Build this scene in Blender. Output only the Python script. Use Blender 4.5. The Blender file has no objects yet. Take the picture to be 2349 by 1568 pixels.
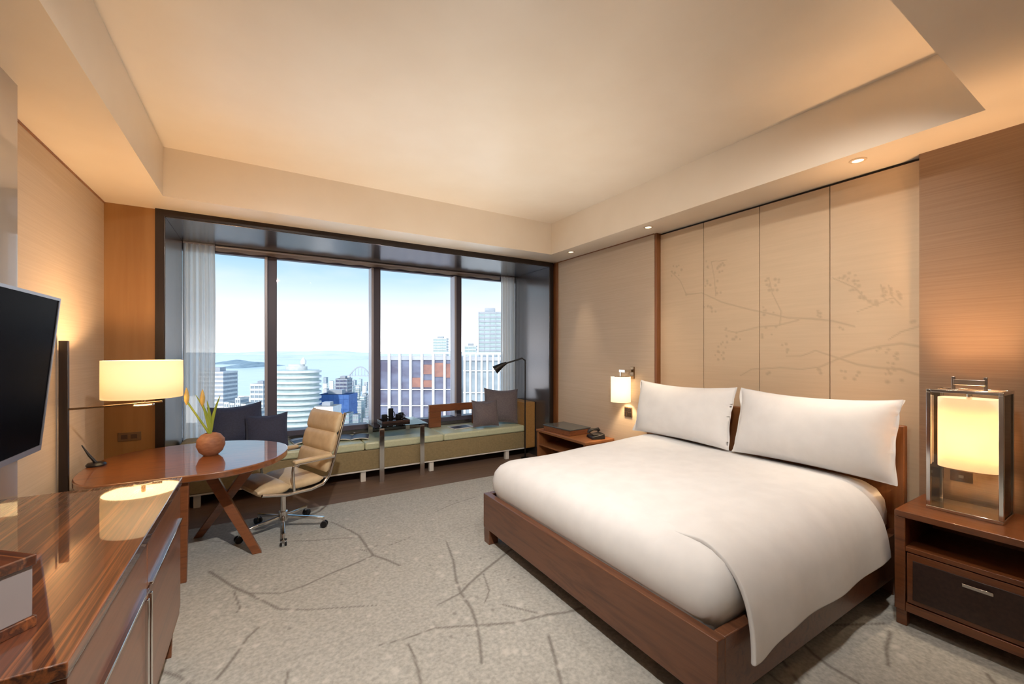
import bpy, bmesh, math, random
import numpy as np
from mathutils import Vector, Matrix

R = math.radians
rng = random.Random(7)
scene = bpy.context.scene
col = scene.collection

# ------------------------------------------------------------------ camera, world, sun, exposure
EYE = 1.5
YAW = R(31.25)
FPX = 950.0
W0, H0 = 2349.0, 1568.0
cam_data = bpy.data.cameras.new('camera')
cam_data.sensor_fit = 'HORIZONTAL'
cam_data.sensor_width = 36.0
cam_data.lens = 36.0 * FPX / W0
cam_data.shift_y = (805.0 - H0 / 2) / W0
cam_data.clip_start = 0.02
cam_data.clip_end = 40000
cam = bpy.data.objects.new('camera', cam_data)
cam.location = (0, 0, EYE)
cam.rotation_euler = (R(90), 0, -YAW)
col.objects.link(cam)
scene.camera = cam

vs = scene.view_settings
vs.view_transform = 'Standard'
vs.look = 'None'
vs.gamma = 1.0
vs.use_curve_mapping = False
vs.exposure = 0.15

SKY_STRENGTH = 3.0
world = bpy.data.worlds.new('sky')
scene.world = world
world.use_nodes = True
wn, wl = world.node_tree.nodes, world.node_tree.links
wn.clear()
w_out = wn.new('ShaderNodeOutputWorld')
w_bg = wn.new('ShaderNodeBackground')
w_bg.inputs['Strength'].default_value = SKY_STRENGTH
w_tc = wn.new('ShaderNodeTexCoord')
w_sep = wn.new('ShaderNodeSeparateXYZ')
wl.new(w_tc.outputs['Generated'], w_sep.inputs[0])
w_ramp = wn.new('ShaderNodeValToRGB')
cr = w_ramp.color_ramp
cr.elements[0].position = 0.0
cr.elements[0].color = (0.96, 0.97, 1.0, 1)
cr.elements[1].position = 0.50
cr.elements[1].color = (0.06, 0.17, 0.32, 1)
e = cr.elements.new(0.05); e.color = (0.56, 0.58, 0.61, 1)
e = cr.elements.new(0.10); e.color = (0.32, 0.345, 0.37, 1)
e = cr.elements.new(0.16); e.color = (0.20, 0.275, 0.325, 1)
e = cr.elements.new(0.23); e.color = (0.080, 0.19, 0.285, 1)
wl.new(w_sep.outputs['Z'], w_ramp.inputs[0])
w_map = wn.new('ShaderNodeMapping')
w_map.inputs['Scale'].default_value = (1.0, 1.0, 4.0)
w_map.inputs['Location'].default_value = (0.35, 0.1, 0.2)
wl.new(w_tc.outputs['Generated'], w_map.inputs[0])
w_noise = wn.new('ShaderNodeTexNoise')
w_noise.inputs['Scale'].default_value = 2.3
w_noise.inputs['Detail'].default_value = 5
wl.new(w_map.outputs[0], w_noise.inputs['Vector'])
w_cr = wn.new('ShaderNodeValToRGB')
w_cr.color_ramp.elements[0].position = 0.47
w_cr.color_ramp.elements[1].position = 0.68
w_cr.color_ramp.elements[0].color = (0, 0, 0, 1)
w_cr.color_ramp.elements[1].color = (0.7, 0.7, 0.7, 1)
wl.new(w_noise.outputs['Fac'], w_cr.inputs[0])
w_mix = wn.new('ShaderNodeMixRGB')
w_mix.inputs[2].default_value = (0.31, 0.325, 0.34, 1)
wl.new(w_cr.outputs[0], w_mix.inputs[0])
wl.new(w_ramp.outputs[0], w_mix.inputs[1])
wl.new(w_mix.outputs[0], w_bg.inputs['Color'])
wl.new(w_bg.outputs[0], w_out.inputs['Surface'])

sun_data = bpy.data.lights.new('sun', 'SUN')
sun_data.energy = 3.2
sun_data.angle = R(2)
sun_data.color = (1.0, 0.96, 0.9)
sun = bpy.data.objects.new('sun', sun_data)
sun.rotation_euler = (R(48), 0, R(-38))
col.objects.link(sun)

WARM = (1.0, 0.60, 0.30)
DOWN_W = 45.0         # recessed downlights along the headboard wall
TRAY_FILL_W = 190.0        # fill downlights added in the tray out of view, each aimed
ENTRY_FILL_W = 8.0        # dim fill downlights added behind the viewpoint
DRUM_W = 36.0         # drum lamp over the desk
BEDSIDE_W = 150.0
UPLIGHT_FILL_W = 200.0      # added fill uplighter bouncing off the tray ceiling
SCONCE_W = 50.0

# ------------------------------------------------------------------ helpers
def tag(o, label=None, cat=None, group=None, kind=None):
    if label: o['label'] = label
    if cat: o['category'] = cat
    if group: o['group'] = group
    if kind: o['kind'] = kind
    return o

def thing(name, label, cat, loc=(0, 0, 0), rz=0.0, group=None, kind=None):
    o = bpy.data.objects.new(name, None)
    o.empty_display_size = 0.05
    o.location = loc
    o.rotation_euler = (0, 0, rz)
    col.objects.link(o)
    return tag(o, label, cat, group, kind)

def world_mat(o):
    m = Matrix.Identity(4)
    while o is not None:
        m = o.matrix_basis.copy() @ m
        o = o.parent
    return m

class MB:
    def __init__(s):
        s.v, s.f = [], []
    def add(s, vs_, fs_):
        b = len(s.v)
        s.v += [tuple(p) for p in vs_]
        s.f += [tuple(i + b for i in f) for f in fs_]
        return s
    def box(s, x0, x1, y0, y1, z0, z1):
        return s.add([(x0, y0, z0), (x1, y0, z0), (x1, y1, z0), (x0, y1, z0), (x0, y0, z1), (x1, y0, z1), (x1, y1, z1), (x0, y1, z1)],
                     [(3, 2, 1, 0), (4, 5, 6, 7), (0, 1, 5, 4), (1, 2, 6, 5), (2, 3, 7, 6), (3, 0, 4, 7)])
    def obox(s, c, size, m):
        sx, sy, sz = [a / 2 for a in size]
        ps = [(-sx, -sy, -sz), (sx, -sy, -sz), (sx, sy, -sz), (-sx, sy, -sz), (-sx, -sy, sz), (sx, -sy, sz), (sx, sy, sz), (-sx, sy, sz)]
        c = Vector(c)
        return s.add([c + m @ Vector(p) for p in ps], [(3, 2, 1, 0), (4, 5, 6, 7), (0, 1, 5, 4), (1, 2, 6, 5), (2, 3, 7, 6), (3, 0, 4, 7)])
    def bar(s, p0, p1, w, h, up=(0, 0, 1)):
        p0, p1 = Vector(p0), Vector(p1)
        d = (p1 - p0); L = d.length; d.normalize()
        u = Vector(up)
        if abs(d.dot(u)) > 0.98: u = Vector((0, 1, 0))
        r = d.cross(u).normalized(); u = r.cross(d).normalized()
        m = Matrix((d, r, u)).transposed()
        return s.obox((p0 + p1) / 2, (L, w, h), m)
    def tube(s, pts, r, n=10, cap=True):
        pts = [Vector(p) for p in pts]
        k = len(pts)
        rs = r if isinstance(r, (list, tuple)) else [r] * k
        ring = []
        prev = None
        for i, p in enumerate(pts):
            d = (pts[min(i + 1, k - 1)] - pts[max(i - 1, 0)]).normalized()
            if prev is None:
                a = Vector((0, 0, 1)) if abs(d.z) < 0.9 else Vector((1, 0, 0))
                u = d.cross(a).normalized()
            else:
                u = (prev - d * prev.dot(d)).normalized()
            prev = u
            w = d.cross(u)
            ring.append([p + (u * math.cos(2 * math.pi * j / n) + w * math.sin(2 * math.pi * j / n)) * rs[i] for j in range(n)])
        vs_ = [q for rr in ring for q in rr]
        fs_ = [(i * n + j, i * n + (j + 1) % n, (i + 1) * n + (j + 1) % n, (i + 1) * n + j) for i in range(k - 1) for j in range(n)]
        if cap:
            fs_ += [tuple(range(n - 1, -1, -1)), tuple((k - 1) * n + j for j in range(n))]
        return s.add(vs_, fs_)
    def lathe(s, prof, c=(0, 0, 0), n=32, sx=1.0, sy=1.0, cap=True, closed=False):
        k = len(prof)
        vs_ = [(c[0] + r * sx * math.cos(2 * math.pi * j / n), c[1] + r * sy * math.sin(2 * math.pi * j / n), c[2] + z) for r, z in prof for j in range(n)]
        kk = k if closed else k - 1
        fs_ = [(i * n + j, i * n + (j + 1) % n, ((i + 1) % k) * n + (j + 1) % n, ((i + 1) % k) * n + j) for i in range(kk) for j in range(n)]
        if cap and not closed:
            fs_ += [tuple(range(n - 1, -1, -1)), tuple((k - 1) * n + j for j in range(n))]
        return s.add(vs_, fs_)
    def prism(s, poly, z0, z1):
        n = len(poly)
        return s.add([(x, y, z0) for x, y in poly] + [(x, y, z1) for x, y in poly],
                     [tuple(range(n - 1, -1, -1)), tuple(range(n, 2 * n))] + [(i, (i + 1) % n, n + (i + 1) % n, n + i) for i in range(n)])
    def loft(s, rings, cap0=False, cap1=False):
        n = len(rings[0]); k = len(rings)
        fs_ = [(i * n + j, i * n + (j + 1) % n, (i + 1) * n + (j + 1) % n, (i + 1) * n + j) for i in range(k - 1) for j in range(n)]
        if cap0: fs_.append(tuple(range(n - 1, -1, -1)))
        if cap1: fs_.append(tuple((k - 1) * n + j for j in range(n)))
        return s.add([p for r_ in rings for p in r_], fs_)
    def grid(s, fn, nu, nv):
        return s.add([fn(i / (nu - 1), j / (nv - 1)) for j in range(nv) for i in range(nu)],
                     [(j * nu + i, j * nu + i + 1, (j + 1) * nu + i + 1, (j + 1) * nu + i) for j in range(nv - 1) for i in range(nu - 1)])
    def build(s, name, mat, parent=None, bevel=0.0, seg=2, smooth=None, local=False, solid=0.0, sub=0, offs=-1):
        """links one mesh; vertices are in room coordinates unless local=True"""
        me = bpy.data.meshes.new(name)
        vv = s.v
        if parent is not None and not local:
            inv = world_mat(parent).inverted()
            vv = [tuple(inv @ Vector(p)) for p in vv]
        off = None
        if parent is None:      # origin at the base of the thing
            a = np.array(vv)
            off = Vector(((a[:, 0].min() + a[:, 0].max()) / 2, (a[:, 1].min() + a[:, 1].max()) / 2, a[:, 2].min()))
            vv = [(p[0] - off.x, p[1] - off.y, p[2] - off.z) for p in vv]
        me.from_pydata(vv, [], s.f)
        me.validate()
        bm = bmesh.new(); bm.from_mesh(me)
        bmesh.ops.recalc_face_normals(bm, faces=bm.faces)
        bm.to_mesh(me); bm.free()
        me.materials.append(mat)
        o = bpy.data.objects.new(name, me)
        if off is not None: o.location = off
        col.objects.link(o)
        if parent is not None: o.parent = parent
        if solid:
            md = o.modifiers.new('thick', 'SOLIDIFY'); md.thickness = solid; md.offset = offs
        if sub:
            md = o.modifiers.new('sub', 'SUBSURF'); md.levels = sub; md.render_levels = sub
        if bevel:
            md = o.modifiers.new('bevel', 'BEVEL'); md.width = bevel; md.segments = seg; md.limit_method = 'ANGLE'; md.angle_limit = R(35)
        if smooth is None: smooth = True
        if smooth:
            for p in me.polygons: p.use_smooth = True
            me.set_sharp_from_angle(angle=R(38))
        return o

def struct(mb, name, mat, parent=None, bevel=0.0):
    o = mb.build(name, mat, parent, bevel=bevel)
    if parent is None: o['kind'] = 'structure'
    return o

def bx(x0, x1, y0, y1, z0, z1):
    return MB().box(x0, x1, y0, y1, z0, z1)

def copy_tree(o, parent=None):
    c = o.copy(); col.objects.link(c)
    if parent is not None: c.parent = parent
    for ch in [q for q in bpy.data.objects if q.parent == o]:
        copy_tree(ch, c)
    return c

def ray(u, v):
    f = Vector((math.sin(YAW), math.cos(YAW), 0)); r = Vector((math.cos(YAW), -math.sin(YAW), 0))
    return f + r * ((u - W0 / 2) / FPX) - Vector((0, 0, 1)) * ((v - 805.0) / FPX)
def on_z(u, v, z):
    d = ray(u, v); return Vector((0, 0, EYE)) + d * ((z - EYE) / d.z)
def on_x(u, v, x):
    d = ray(u, v); return Vector((0, 0, EYE)) + d * (x / d.x)
def at(u, v, w):
    return Vector((0, 0, EYE)) + ray(u, v) * w

# ------------------------------------------------------------------ materials
def srgb(r, g, b):
    f = lambda c: (c / 255.0 / 12.92) if c / 255.0 <= 0.04045 else ((c / 255.0 + 0.055) / 1.055) ** 2.4
    return (f(r), f(g), f(b), 1.0)

def base_mat(name, color, rough=0.5, metallic=0.0, spec=0.5, coat=0.0):
    m = bpy.data.materials.new(name); m.use_nodes = True
    b = m.node_tree.nodes['Principled BSDF']
    b.inputs['Base Color'].default_value = color
    b.inputs['Roughness'].default_value = rough
    b.inputs['Metallic'].default_value = metallic
    b.inputs['Specular IOR Level'].default_value = spec
    b.inputs['Coat Weight'].default_value = coat
    b.inputs['Coat Roughness'].default_value = 0.025
    b.inputs['Coat IOR'].default_value = 1.8
    return m, m.node_tree.nodes, m.node_tree.links, b

def noisy(name, c1, c2, scale=(8, 8, 8), rough=0.6, bump=0.0, metallic=0.0, spec=0.5, detail=4, coat=0.0, bscale=None, sheen=0.0, lo=0.35, hi=0.65):
    m, n, l, b = base_mat(name, c1, rough, metallic, spec, coat)
    tc = n.new('ShaderNodeTexCoord'); mp = n.new('ShaderNodeMapping'); mp.inputs['Scale'].default_value = scale
    l.new(tc.outputs['Object'], mp.inputs[0])
    t = n.new('ShaderNodeTexNoise'); t.inputs['Scale'].default_value = 1.0; t.inputs['Detail'].default_value = detail
    l.new(mp.outputs[0], t.inputs['Vector'])
    cr_ = n.new('ShaderNodeValToRGB'); cr_.color_ramp.elements[0].position = lo; cr_.color_ramp.elements[1].position = hi
    cr_.color_ramp.elements[0].color = c1; cr_.color_ramp.elements[1].color = c2
    l.new(t.outputs['Fac'], cr_.inputs[0]); l.new(cr_.outputs[0], b.inputs['Base Color'])
    if sheen: b.inputs['Sheen Weight'].default_value = sheen
    if bump:
        bp = n.new('ShaderNodeBump'); bp.inputs['Strength'].default_value = bump; bp.inputs['Distance'].default_value = 0.004
        src = t
        if bscale:
            mp2 = n.new('ShaderNodeMapping'); mp2.inputs['Scale'].default_value = bscale
            l.new(tc.outputs['Object'], mp2.inputs[0])
            src = n.new('ShaderNodeTexNoise'); src.inputs['Scale'].default_value = 1.0; src.inputs['Detail'].default_value = 2
            l.new(mp2.outputs[0], src.inputs['Vector'])
        l.new(src.outputs['Fac'], bp.inputs['Height']); l.new(bp.outputs[0], b.inputs['Normal'])
    return m

def wood(name, cols, scale=(30, 1.5, 30), rough=0.3, coat=0.0, distort=1.2):
    m, n, l, b = base_mat(name, cols[0], rough, 0, 0.5, coat)
    tc = n.new('ShaderNodeTexCoord'); mp = n.new('ShaderNodeMapping'); mp.inputs['Scale'].default_value = scale
    l.new(tc.outputs['Object'], mp.inputs[0])
    t = n.new('ShaderNodeTexNoise'); t.inputs['Scale'].default_value = 1.0; t.inputs['Detail'].default_value = 6
    t.inputs['Distortion'].default_value = distort; t.inputs['Roughness'].default_value = 0.62
    l.new(mp.outputs[0], t.inputs['Vector'])
    cr_ = n.new('ShaderNodeValToRGB'); els = cr_.color_ramp.elements
    els[0].position = 0.3; els[0].color = cols[0]; els[1].position = 0.72; els[1].color = cols[-1]
    for i, c in enumerate(cols[1:-1]):
        q = els.new(0.3 + 0.42 * (i + 1) / (len(cols) - 1)); q.color = c
    l.new(t.outputs['Fac'], cr_.inputs[0]); l.new(cr_.outputs[0], b.inputs['Base Color'])
    return m

def plain(name, color, rough=0.5, metallic=0.0, spec=0.5, coat=0.0):
    return base_mat(name, color, rough, metallic, spec, coat)[0]

def shade_mat(name, color, glow, strength, trans=0.12):
    """lit fabric lampshade: lets light through and glows"""
    m = bpy.data.materials.new(name); m.use_nodes = True
    n, l = m.node_tree.nodes, m.node_tree.links; n.clear()
    out = n.new('ShaderNodeOutputMaterial')
    d = n.new('ShaderNodeBsdfDiffuse'); d.inputs['Color'].default_value = color
    t = n.new('ShaderNodeBsdfTranslucent'); t.inputs['Color'].default_value = color
    mx = n.new('ShaderNodeMixShader'); mx.inputs[0].default_value = 0.45
    l.new(d.outputs[0], mx.inputs[1]); l.new(t.outputs[0], mx.inputs[2])
    mx.inputs[0].default_value = trans
    e_ = n.new('ShaderNodeEmission'); e_.inputs['Strength'].default_value = strength
    tc = n.new('ShaderNodeTexCoord'); mp = n.new('ShaderNodeMapping'); mp.inputs['Scale'].default_value = (300, 300, 40)
    l.new(tc.outputs['Object'], mp.inputs[0])
    nz = n.new('ShaderNodeTexNoise'); nz.inputs['Scale'].default_value = 1.0; nz.inputs['Detail'].default_value = 1
    l.new(mp.outputs[0], nz.inputs['Vector'])
    cr_ = n.new('ShaderNodeValToRGB'); cr_.color_ramp.elements[0].color = [c * 0.93 for c in glow[:3]] + [1]; cr_.color_ramp.elements[1].color = glow
    l.new(nz.outputs['Fac'], cr_.inputs[0]); l.new(cr_.outputs[0], e_.inputs['Color'])
    ad = n.new('ShaderNodeAddShader'); l.new(mx.outputs[0], ad.inputs[0]); l.new(e_.outputs[0], ad.inputs[1])
    l.new(ad.outputs[0], out.inputs['Surface'])
    return m

def emit(name, color, strength):
    m = bpy.data.materials.new(name); m.use_nodes = True
    n, l = m.node_tree.nodes, m.node_tree.links; n.clear()
    out = n.new('ShaderNodeOutputMaterial'); e_ = n.new('ShaderNodeEmission')
    e_.inputs['Color'].default_value = color; e_.inputs['Strength'].default_value = strength
    l.new(e_.outputs[0], out.inputs['Surface'])
    return m

def thin_glass(name, tint=(1, 1, 1, 1), refl=1.0):
    m = bpy.data.materials.new(name); m.use_nodes = True
    n, l = m.node_tree.nodes, m.node_tree.links; n.clear()
    out = n.new('ShaderNodeOutputMaterial')
    t = n.new('ShaderNodeBsdfTransparent'); t.inputs['Color'].default_value = tint
    g = n.new('ShaderNodeBsdfGlossy'); g.inputs['Roughness'].default_value = 0.02
    fr = n.new('ShaderNodeFresnel'); fr.inputs['IOR'].default_value = 1.45
    mu = n.new('ShaderNodeMath'); mu.operation = 'MULTIPLY'; mu.inputs[1].default_value = refl
    l.new(fr.outputs[0], mu.inputs[0])
    mx = n.new('ShaderNodeMixShader'); l.new(mu.outputs[0], mx.inputs[0]); l.new(t.outputs[0], mx.inputs[1]); l.new(g.outputs[0], mx.inputs[2])
    l.new(mx.outputs[0], out.inputs['Surface'])
    return m

def sheer_mat(name, color, alpha):
    m = bpy.data.materials.new(name); m.use_nodes = True
    n, l = m.node_tree.nodes, m.node_tree.links; n.clear()
    out = n.new('ShaderNodeOutputMaterial')
    d = n.new('ShaderNodeBsdfDiffuse'); d.inputs['Color'].default_value = color
    t = n.new('ShaderNodeBsdfTranslucent'); t.inputs['Color'].default_value = color
    mx = n.new('ShaderNodeMixShader'); mx.inputs[0].default_value = 0.68
    l.new(d.outputs[0], mx.inputs[1]); l.new(t.outputs[0], mx.inputs[2])
    tr = n.new('ShaderNodeBsdfTransparent')
    m2 = n.new('ShaderNodeMixShader'); m2.inputs[0].default_value = alpha
    l.new(tr.outputs[0], m2.inputs[1]); l.new(mx.outputs[0], m2.inputs[2]); l.new(m2.outputs[0], out.inputs['Surface'])
    return m

def attr_mat(name, c_base, c_line, c_light, rough, fleck=None, bump=0.15, spec=0.3, nscale=60, streak=None):
    """colour print stored per point: R = dark line, G = pale blossom"""
    m, n, l, b = base_mat(name, c_base, rough, 0, spec)
    at_ = n.new('ShaderNodeAttribute'); at_.attribute_name = 'print'
    sp = n.new('ShaderNodeSeparateColor'); l.new(at_.outputs['Color'], sp.inputs[0])
    tc = n.new('ShaderNodeTexCoord')
    nz = n.new('ShaderNodeTexNoise'); nz.inputs['Scale'].default_value = nscale; nz.inputs['Detail'].default_value = 3
    if streak:
        mp = n.new('ShaderNodeMapping'); mp.inputs['Scale'].default_value = streak
        l.new(tc.outputs['Object'], mp.inputs[0]); l.new(mp.outputs[0], nz.inputs['Vector']); nz.inputs['Scale'].default_value = 1
    else:
        l.new(tc.outputs['Object'], nz.inputs['Vector'])
    cr_ = n.new('ShaderNodeValToRGB'); cr_.color_ramp.elements[0].position = 0.3; cr_.color_ramp.elements[1].position = 0.7
    cr_.color_ramp.elements[0].color = c_base; cr_.color_ramp.elements[1].color = fleck or c_base
    l.new(nz.outputs['Fac'], cr_.inputs[0])
    m1 = n.new('ShaderNodeMixRGB'); m1.inputs[2].default_value = c_line
    l.new(sp.outputs[0], m1.inputs[0]); l.new(cr_.outputs[0], m1.inputs[1])
    m2 = n.new('ShaderNodeMixRGB'); m2.inputs[2].default_value = c_light
    l.new(sp.outputs[1], m2.inputs[0]); l.new(m1.outputs[0], m2.inputs[1])
    l.new(m2.outputs[0], b.inputs['Base Color'])
    bp = n.new('ShaderNodeBump'); bp.inputs['Strength'].default_value = bump; bp.inputs['Distance'].default_value = 0.003
    l.new(nz.outputs['Fac'], bp.inputs['Height']); l.new(bp.outputs[0], b.inputs['Normal'])
    return m

M = {}
M['ceiling'] = noisy('ceiling_paint', srgb(236, 220, 198), srgb(239, 224, 203), (3, 3, 3), rough=0.33, spec=1.0)
M['wallpaper'] = noisy('woven_wallpaper', srgb(206, 185, 161), srgb(199, 177, 152), (2.0, 2.0, 160), rough=0.55, bump=0.10, spec=0.25, bscale=(60, 60, 500))
M['wallpaper_dark'] = noisy('taupe_wallpaper', srgb(160, 132, 108), srgb(150, 122, 99), (1.6, 1.6, 150), rough=0.5, bump=0.10, spec=0.3, bscale=(60, 60, 500))
M['wall_brown'] = noisy('brown_veneer', srgb(158, 116, 72), srgb(146, 104, 62), (14, 14, 0.8), rough=0.45, spec=0.35)
M['panel_pale'] = noisy('pale_lacquer_panel', srgb(176, 160, 142), srgb(170, 154, 136), (3, 3, 3), rough=0.4, spec=0.5, coat=1.0)
M['plain_wall'] = plain('plain_wall', srgb(214, 196, 172), 0.7)
M['lacquer'] = plain('dark_lacquer', srgb(114, 109, 109), 0.2, 0.75, 0.8, 0.0)
M['dark_trim'] = wood('dark_trim_wood', [srgb(26, 16, 12), srgb(40, 26, 20)], (40, 40, 2), 0.35)
M['strip_wood'] = wood('strip_wood', [srgb(126, 78, 44), srgb(150, 96, 56)], (40, 40, 2), 0.4)
M['mullion'] = plain('mullion_metal', srgb(92, 88, 102), 0.4, 0.1)
M['mullion_light'] = plain('mullion_cover', srgb(190, 186, 194), 0.35, 0.2)
M['glass'] = thin_glass('window_glass', (0.98, 0.99, 0.99, 1), 0.08)
M['clear'] = thin_glass('clear_glass', (0.96, 0.97, 0.95, 1))
M['sheer'] = sheer_mat('sheer_fabric', srgb(248, 247, 243), 0.90)
M['blind'] = sheer_mat('blind_fabric', srgb(196, 172, 152), 0.97)
M['floorwood'] = wood('floor_border_wood', [srgb(104, 84, 72), srgb(124, 102, 88)], (2, 30, 30), 0.5)
M['carpet'] = attr_mat('carpet', srgb(160, 158, 151), srgb(106, 100, 94), srgb(210, 206, 198), 0.95, srgb(188, 186, 178), bump=0.5, spec=0.05, nscale=55)
M['mural'] = attr_mat('mural_panel', srgb(218, 192, 160), srgb(150, 126, 100), srgb(180, 158, 132), 0.6, srgb(213, 187, 155), bump=0.05, spec=0.25, streak=(3, 3, 60))
M['zebra'] = wood('console_veneer', [srgb(30, 14, 8), srgb(98, 48, 22), srgb(60, 28, 14), srgb(140, 78, 36), srgb(80, 40, 18)], (26, 0.5, 26), 0.5, 1.0, 0.5)
M['zebra_front'] = wood('console_front_veneer', [srgb(112, 66, 42), srgb(136, 84, 56), srgb(98, 60, 42)], (20, 1.2, 20), 0.3, 0.2, 0.6)
M['deskwood'] = wood('desk_veneer', [srgb(112, 60, 28), srgb(136, 77, 37), srgb(96, 51, 24)], (3, 24, 24), 0.35, 1.0, 0.8)
M['brownwood'] = wood('brown_wood', [srgb(112, 64, 38), srgb(134, 80, 48), srgb(98, 56, 34)], (3, 18, 18), 0.32, 0.15, 0.8)
M['bedwood'] = wood('bed_wood', [srgb(94, 58, 40), srgb(116, 74, 50), srgb(82, 50, 35)], (18, 1.5, 18), 0.35, 0.1, 0.8)
M['nightwood'] = wood('nightstand_wood', [srgb(104, 58, 32), srgb(130, 76, 42), srgb(90, 48, 27)], (18, 1.8, 18), 0.3, 0.2, 0.8)
M['leather_dark'] = noisy('dark_leather', srgb(52, 34, 30), srgb(62, 42, 36), (60, 60, 60), 0.4, 0.2)
M['chrome'] = plain('chrome', srgb(214, 210, 206), 0.12, 1.0)
M['steel'] = plain('brushed_steel', srgb(170, 166, 162), 0.3, 1.0)
M['bronze'] = plain('brushed_bronze', srgb(150, 124, 98), 0.25, 1.0)
M['black'] = plain('black_plastic', srgb(22, 20, 22), 0.35)
M['screen'] = plain('black_screen', srgb(8, 6, 9), 0.25, 0, 0.05)
M['screen'].node_tree.nodes['Principled BSDF'].inputs['IOR'].default_value = 1.12
M['bezel'] = plain('grey_bezel', srgb(130, 128, 134), 0.3, 0.6)
M['white_metal'] = plain('white_metal', srgb(218, 214, 206), 0.4)
M['linen'] = noisy('white_linen', srgb(236, 235, 234), srgb(231, 230, 229), (9, 9, 9), 0.85, 0.03, spec=0.15, bscale=(14, 14, 14))
M['pillow'] = noisy('white_pillow_cotton', srgb(242, 240, 238), srgb(237, 235, 233), (9, 9, 9), 0.85, 0.03, spec=0.15, bscale=(18, 18, 18))
M['bench'] = noisy('olive_bench_fabric', srgb(150, 132, 96), srgb(138, 122, 88), (50, 50, 50), 0.62, 0.15, spec=0.45)
M['bench_top_lit'] = noisy('bench_seat_lit_fabric', srgb(202, 206, 174), srgb(192, 197, 166), (50, 50, 50), 0.32, 0.1, spec=0.5)  # window light on the seat painted in as a paler, greener fabric
M['armblock'] = noisy('armrest_fabric', srgb(170, 126, 70), srgb(158, 116, 64), (50, 50, 50), 0.6, 0.1)
M['navy'] = noisy('navy_fabric', srgb(54, 60, 88), srgb(46, 51, 76), (60, 60, 60), 0.7, 0.1, sheen=0.2)
M['greycloth'] = noisy('grey_fabric', srgb(112, 102, 104), srgb(98, 88, 92), (60, 60, 60), 0.65, 0.1, sheen=0.2)
M['chair_leather'] = noisy('tan_leather', srgb(216, 192, 154), srgb(204, 178, 140), (14, 14, 14), 0.42, 0.12, spec=0.5)
M['terracotta'] = noisy('terracotta', srgb(158, 108, 78), srgb(136, 88, 62), (22, 22, 60), 0.6, 0.3)
M['leaf'] = noisy('green_leaf', srgb(128, 148, 44), srgb(160, 168, 62), (10, 10, 4), 0.45)
M['petal'] = noisy('cream_petal', srgb(222, 190, 110), srgb(206, 170, 90), (20, 20, 20), 0.5)
M['paper'] = plain('paper', srgb(226, 224, 220), 0.6)
M['print_dark'] = plain('printed_cover', srgb(70, 70, 80), 0.35)
M['plate'] = plain('switch_plate', srgb(120, 92, 66), 0.4, 0.3)
M['plate_dark'] = plain('outlet_plate_dark', srgb(74, 52, 40), 0.4)
M['grey_panel'] = plain('grey_leather', srgb(150, 142, 142), 0.3)
M['shade_drum'] = shade_mat('drum_shade_fabric', (0.85, 0.76, 0.58, 1), (1.0, 0.66, 0.30, 1), 0.5)
M['shade_bed'] = shade_mat('bedside_shade_fabric', (0.88, 0.78, 0.66, 1), (1.0, 0.62, 0.36, 1), 0.42, 0.26)
M['shade_sconce'] = shade_mat('sconce_shade_fabric', (0.9, 0.84, 0.72, 1), (1.0, 0.8, 0.52, 1), 0.7, 0.25)
M['diffuser'] = shade_mat('lamp_diffuser', (0.9, 0.86, 0.76, 1), (1.0, 0.7, 0.36, 1), 4.0)
M['downlight'] = emit('downlight_lamp', (1.0, 0.86, 0.62, 1), 4.0)
M['downring'] = plain('downlight_ring', srgb(222, 200, 172), 0.5)

def point_light(name, loc, watts, colr=WARM, radius=0.05, parent=None):
    d = bpy.data.lights.new(name, 'POINT'); d.energy = watts; d.color = colr; d.shadow_soft_size = radius
    o = bpy.data.objects.new(name, d); col.objects.link(o); o.location = loc
    if parent is not None:
        o.parent = parent; o.location = world_mat(parent).inverted() @ Vector(loc)
    return o
def spot_light(name, loc, watts, ang, colr=WARM, radius=0.04, parent=None, blend=0.7):
    d = bpy.data.lights.new(name, 'SPOT'); d.energy = watts; d.color = colr; d.shadow_soft_size = radius
    d.spot_size = R(ang); d.spot_blend = blend
    o = bpy.data.objects.new(name, d); col.objects.link(o); o.location = loc
    if parent is not None:
        o.parent = parent; o.location = world_mat(parent).inverted() @ Vector(loc)
    return o

# ------------------------------------------------------------------ room shell
SOF = 2.713      # soffit height
TOP = 3.10       # tray ceiling height
XL, XN, XR, XP = -1.09, -0.95, 3.47, 3.545   # far left wall, media wall, right wall, recessed mural
YF = 4.60        # window wall face
YG = 5.60        # glazing plane
struct(bx(-1.6, 3.9, -2.4, 5.95, -0.2, 0.0), 'floor', M['floorwood'])
ceil = struct(bx(-1.6, 3.9, -2.4, 5.95, TOP, TOP + 0.25), 'ceiling', M['ceiling'])
TX0, TX1, TY0, TY1 = -0.655, 3.12, 0.545, 4.19
for (a, b, c, d) in ((-1.6, 3.9, -2.4, TY0), (-1.6, 3.9, TY1, 5.95), (-1.6, TX0, TY0, TY1), (TX1, 3.9, TY0, TY1)):
    struct(bx(a, b, c, d, SOF, TOP), 'soffit', M['ceiling'], ceil)
struct(bx(-1.6, XL, 2.79, 5.95, 0, SOF), 'wall_left', M['wallpaper'])
struct(bx(-1.6, XN, -2.4, 2.79, 0, SOF), 'wall_media', M['panel_pale'])
struct(bx(XN, XR, -2.4, -2.2, 0, SOF), 'wall_back', M['plain_wall'])
wr = struct(bx(XR, 3.9, 2.89, YF, 0, SOF), 'wall_right', M['wallpaper'])
struct(bx(XR, 3.9, -2.4, 0.88, 0, SOF), 'wall_right_near', M['wallpaper_dark'])
struct(bx(XP, 3.9, 0.88, 2.89, 0, SOF), 'wall_headboard', M['dark_trim'])
struct(bx(XL, -0.766, YF, 5.95, 0, SOF), 'wall_window', M['wall_brown'])
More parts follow.
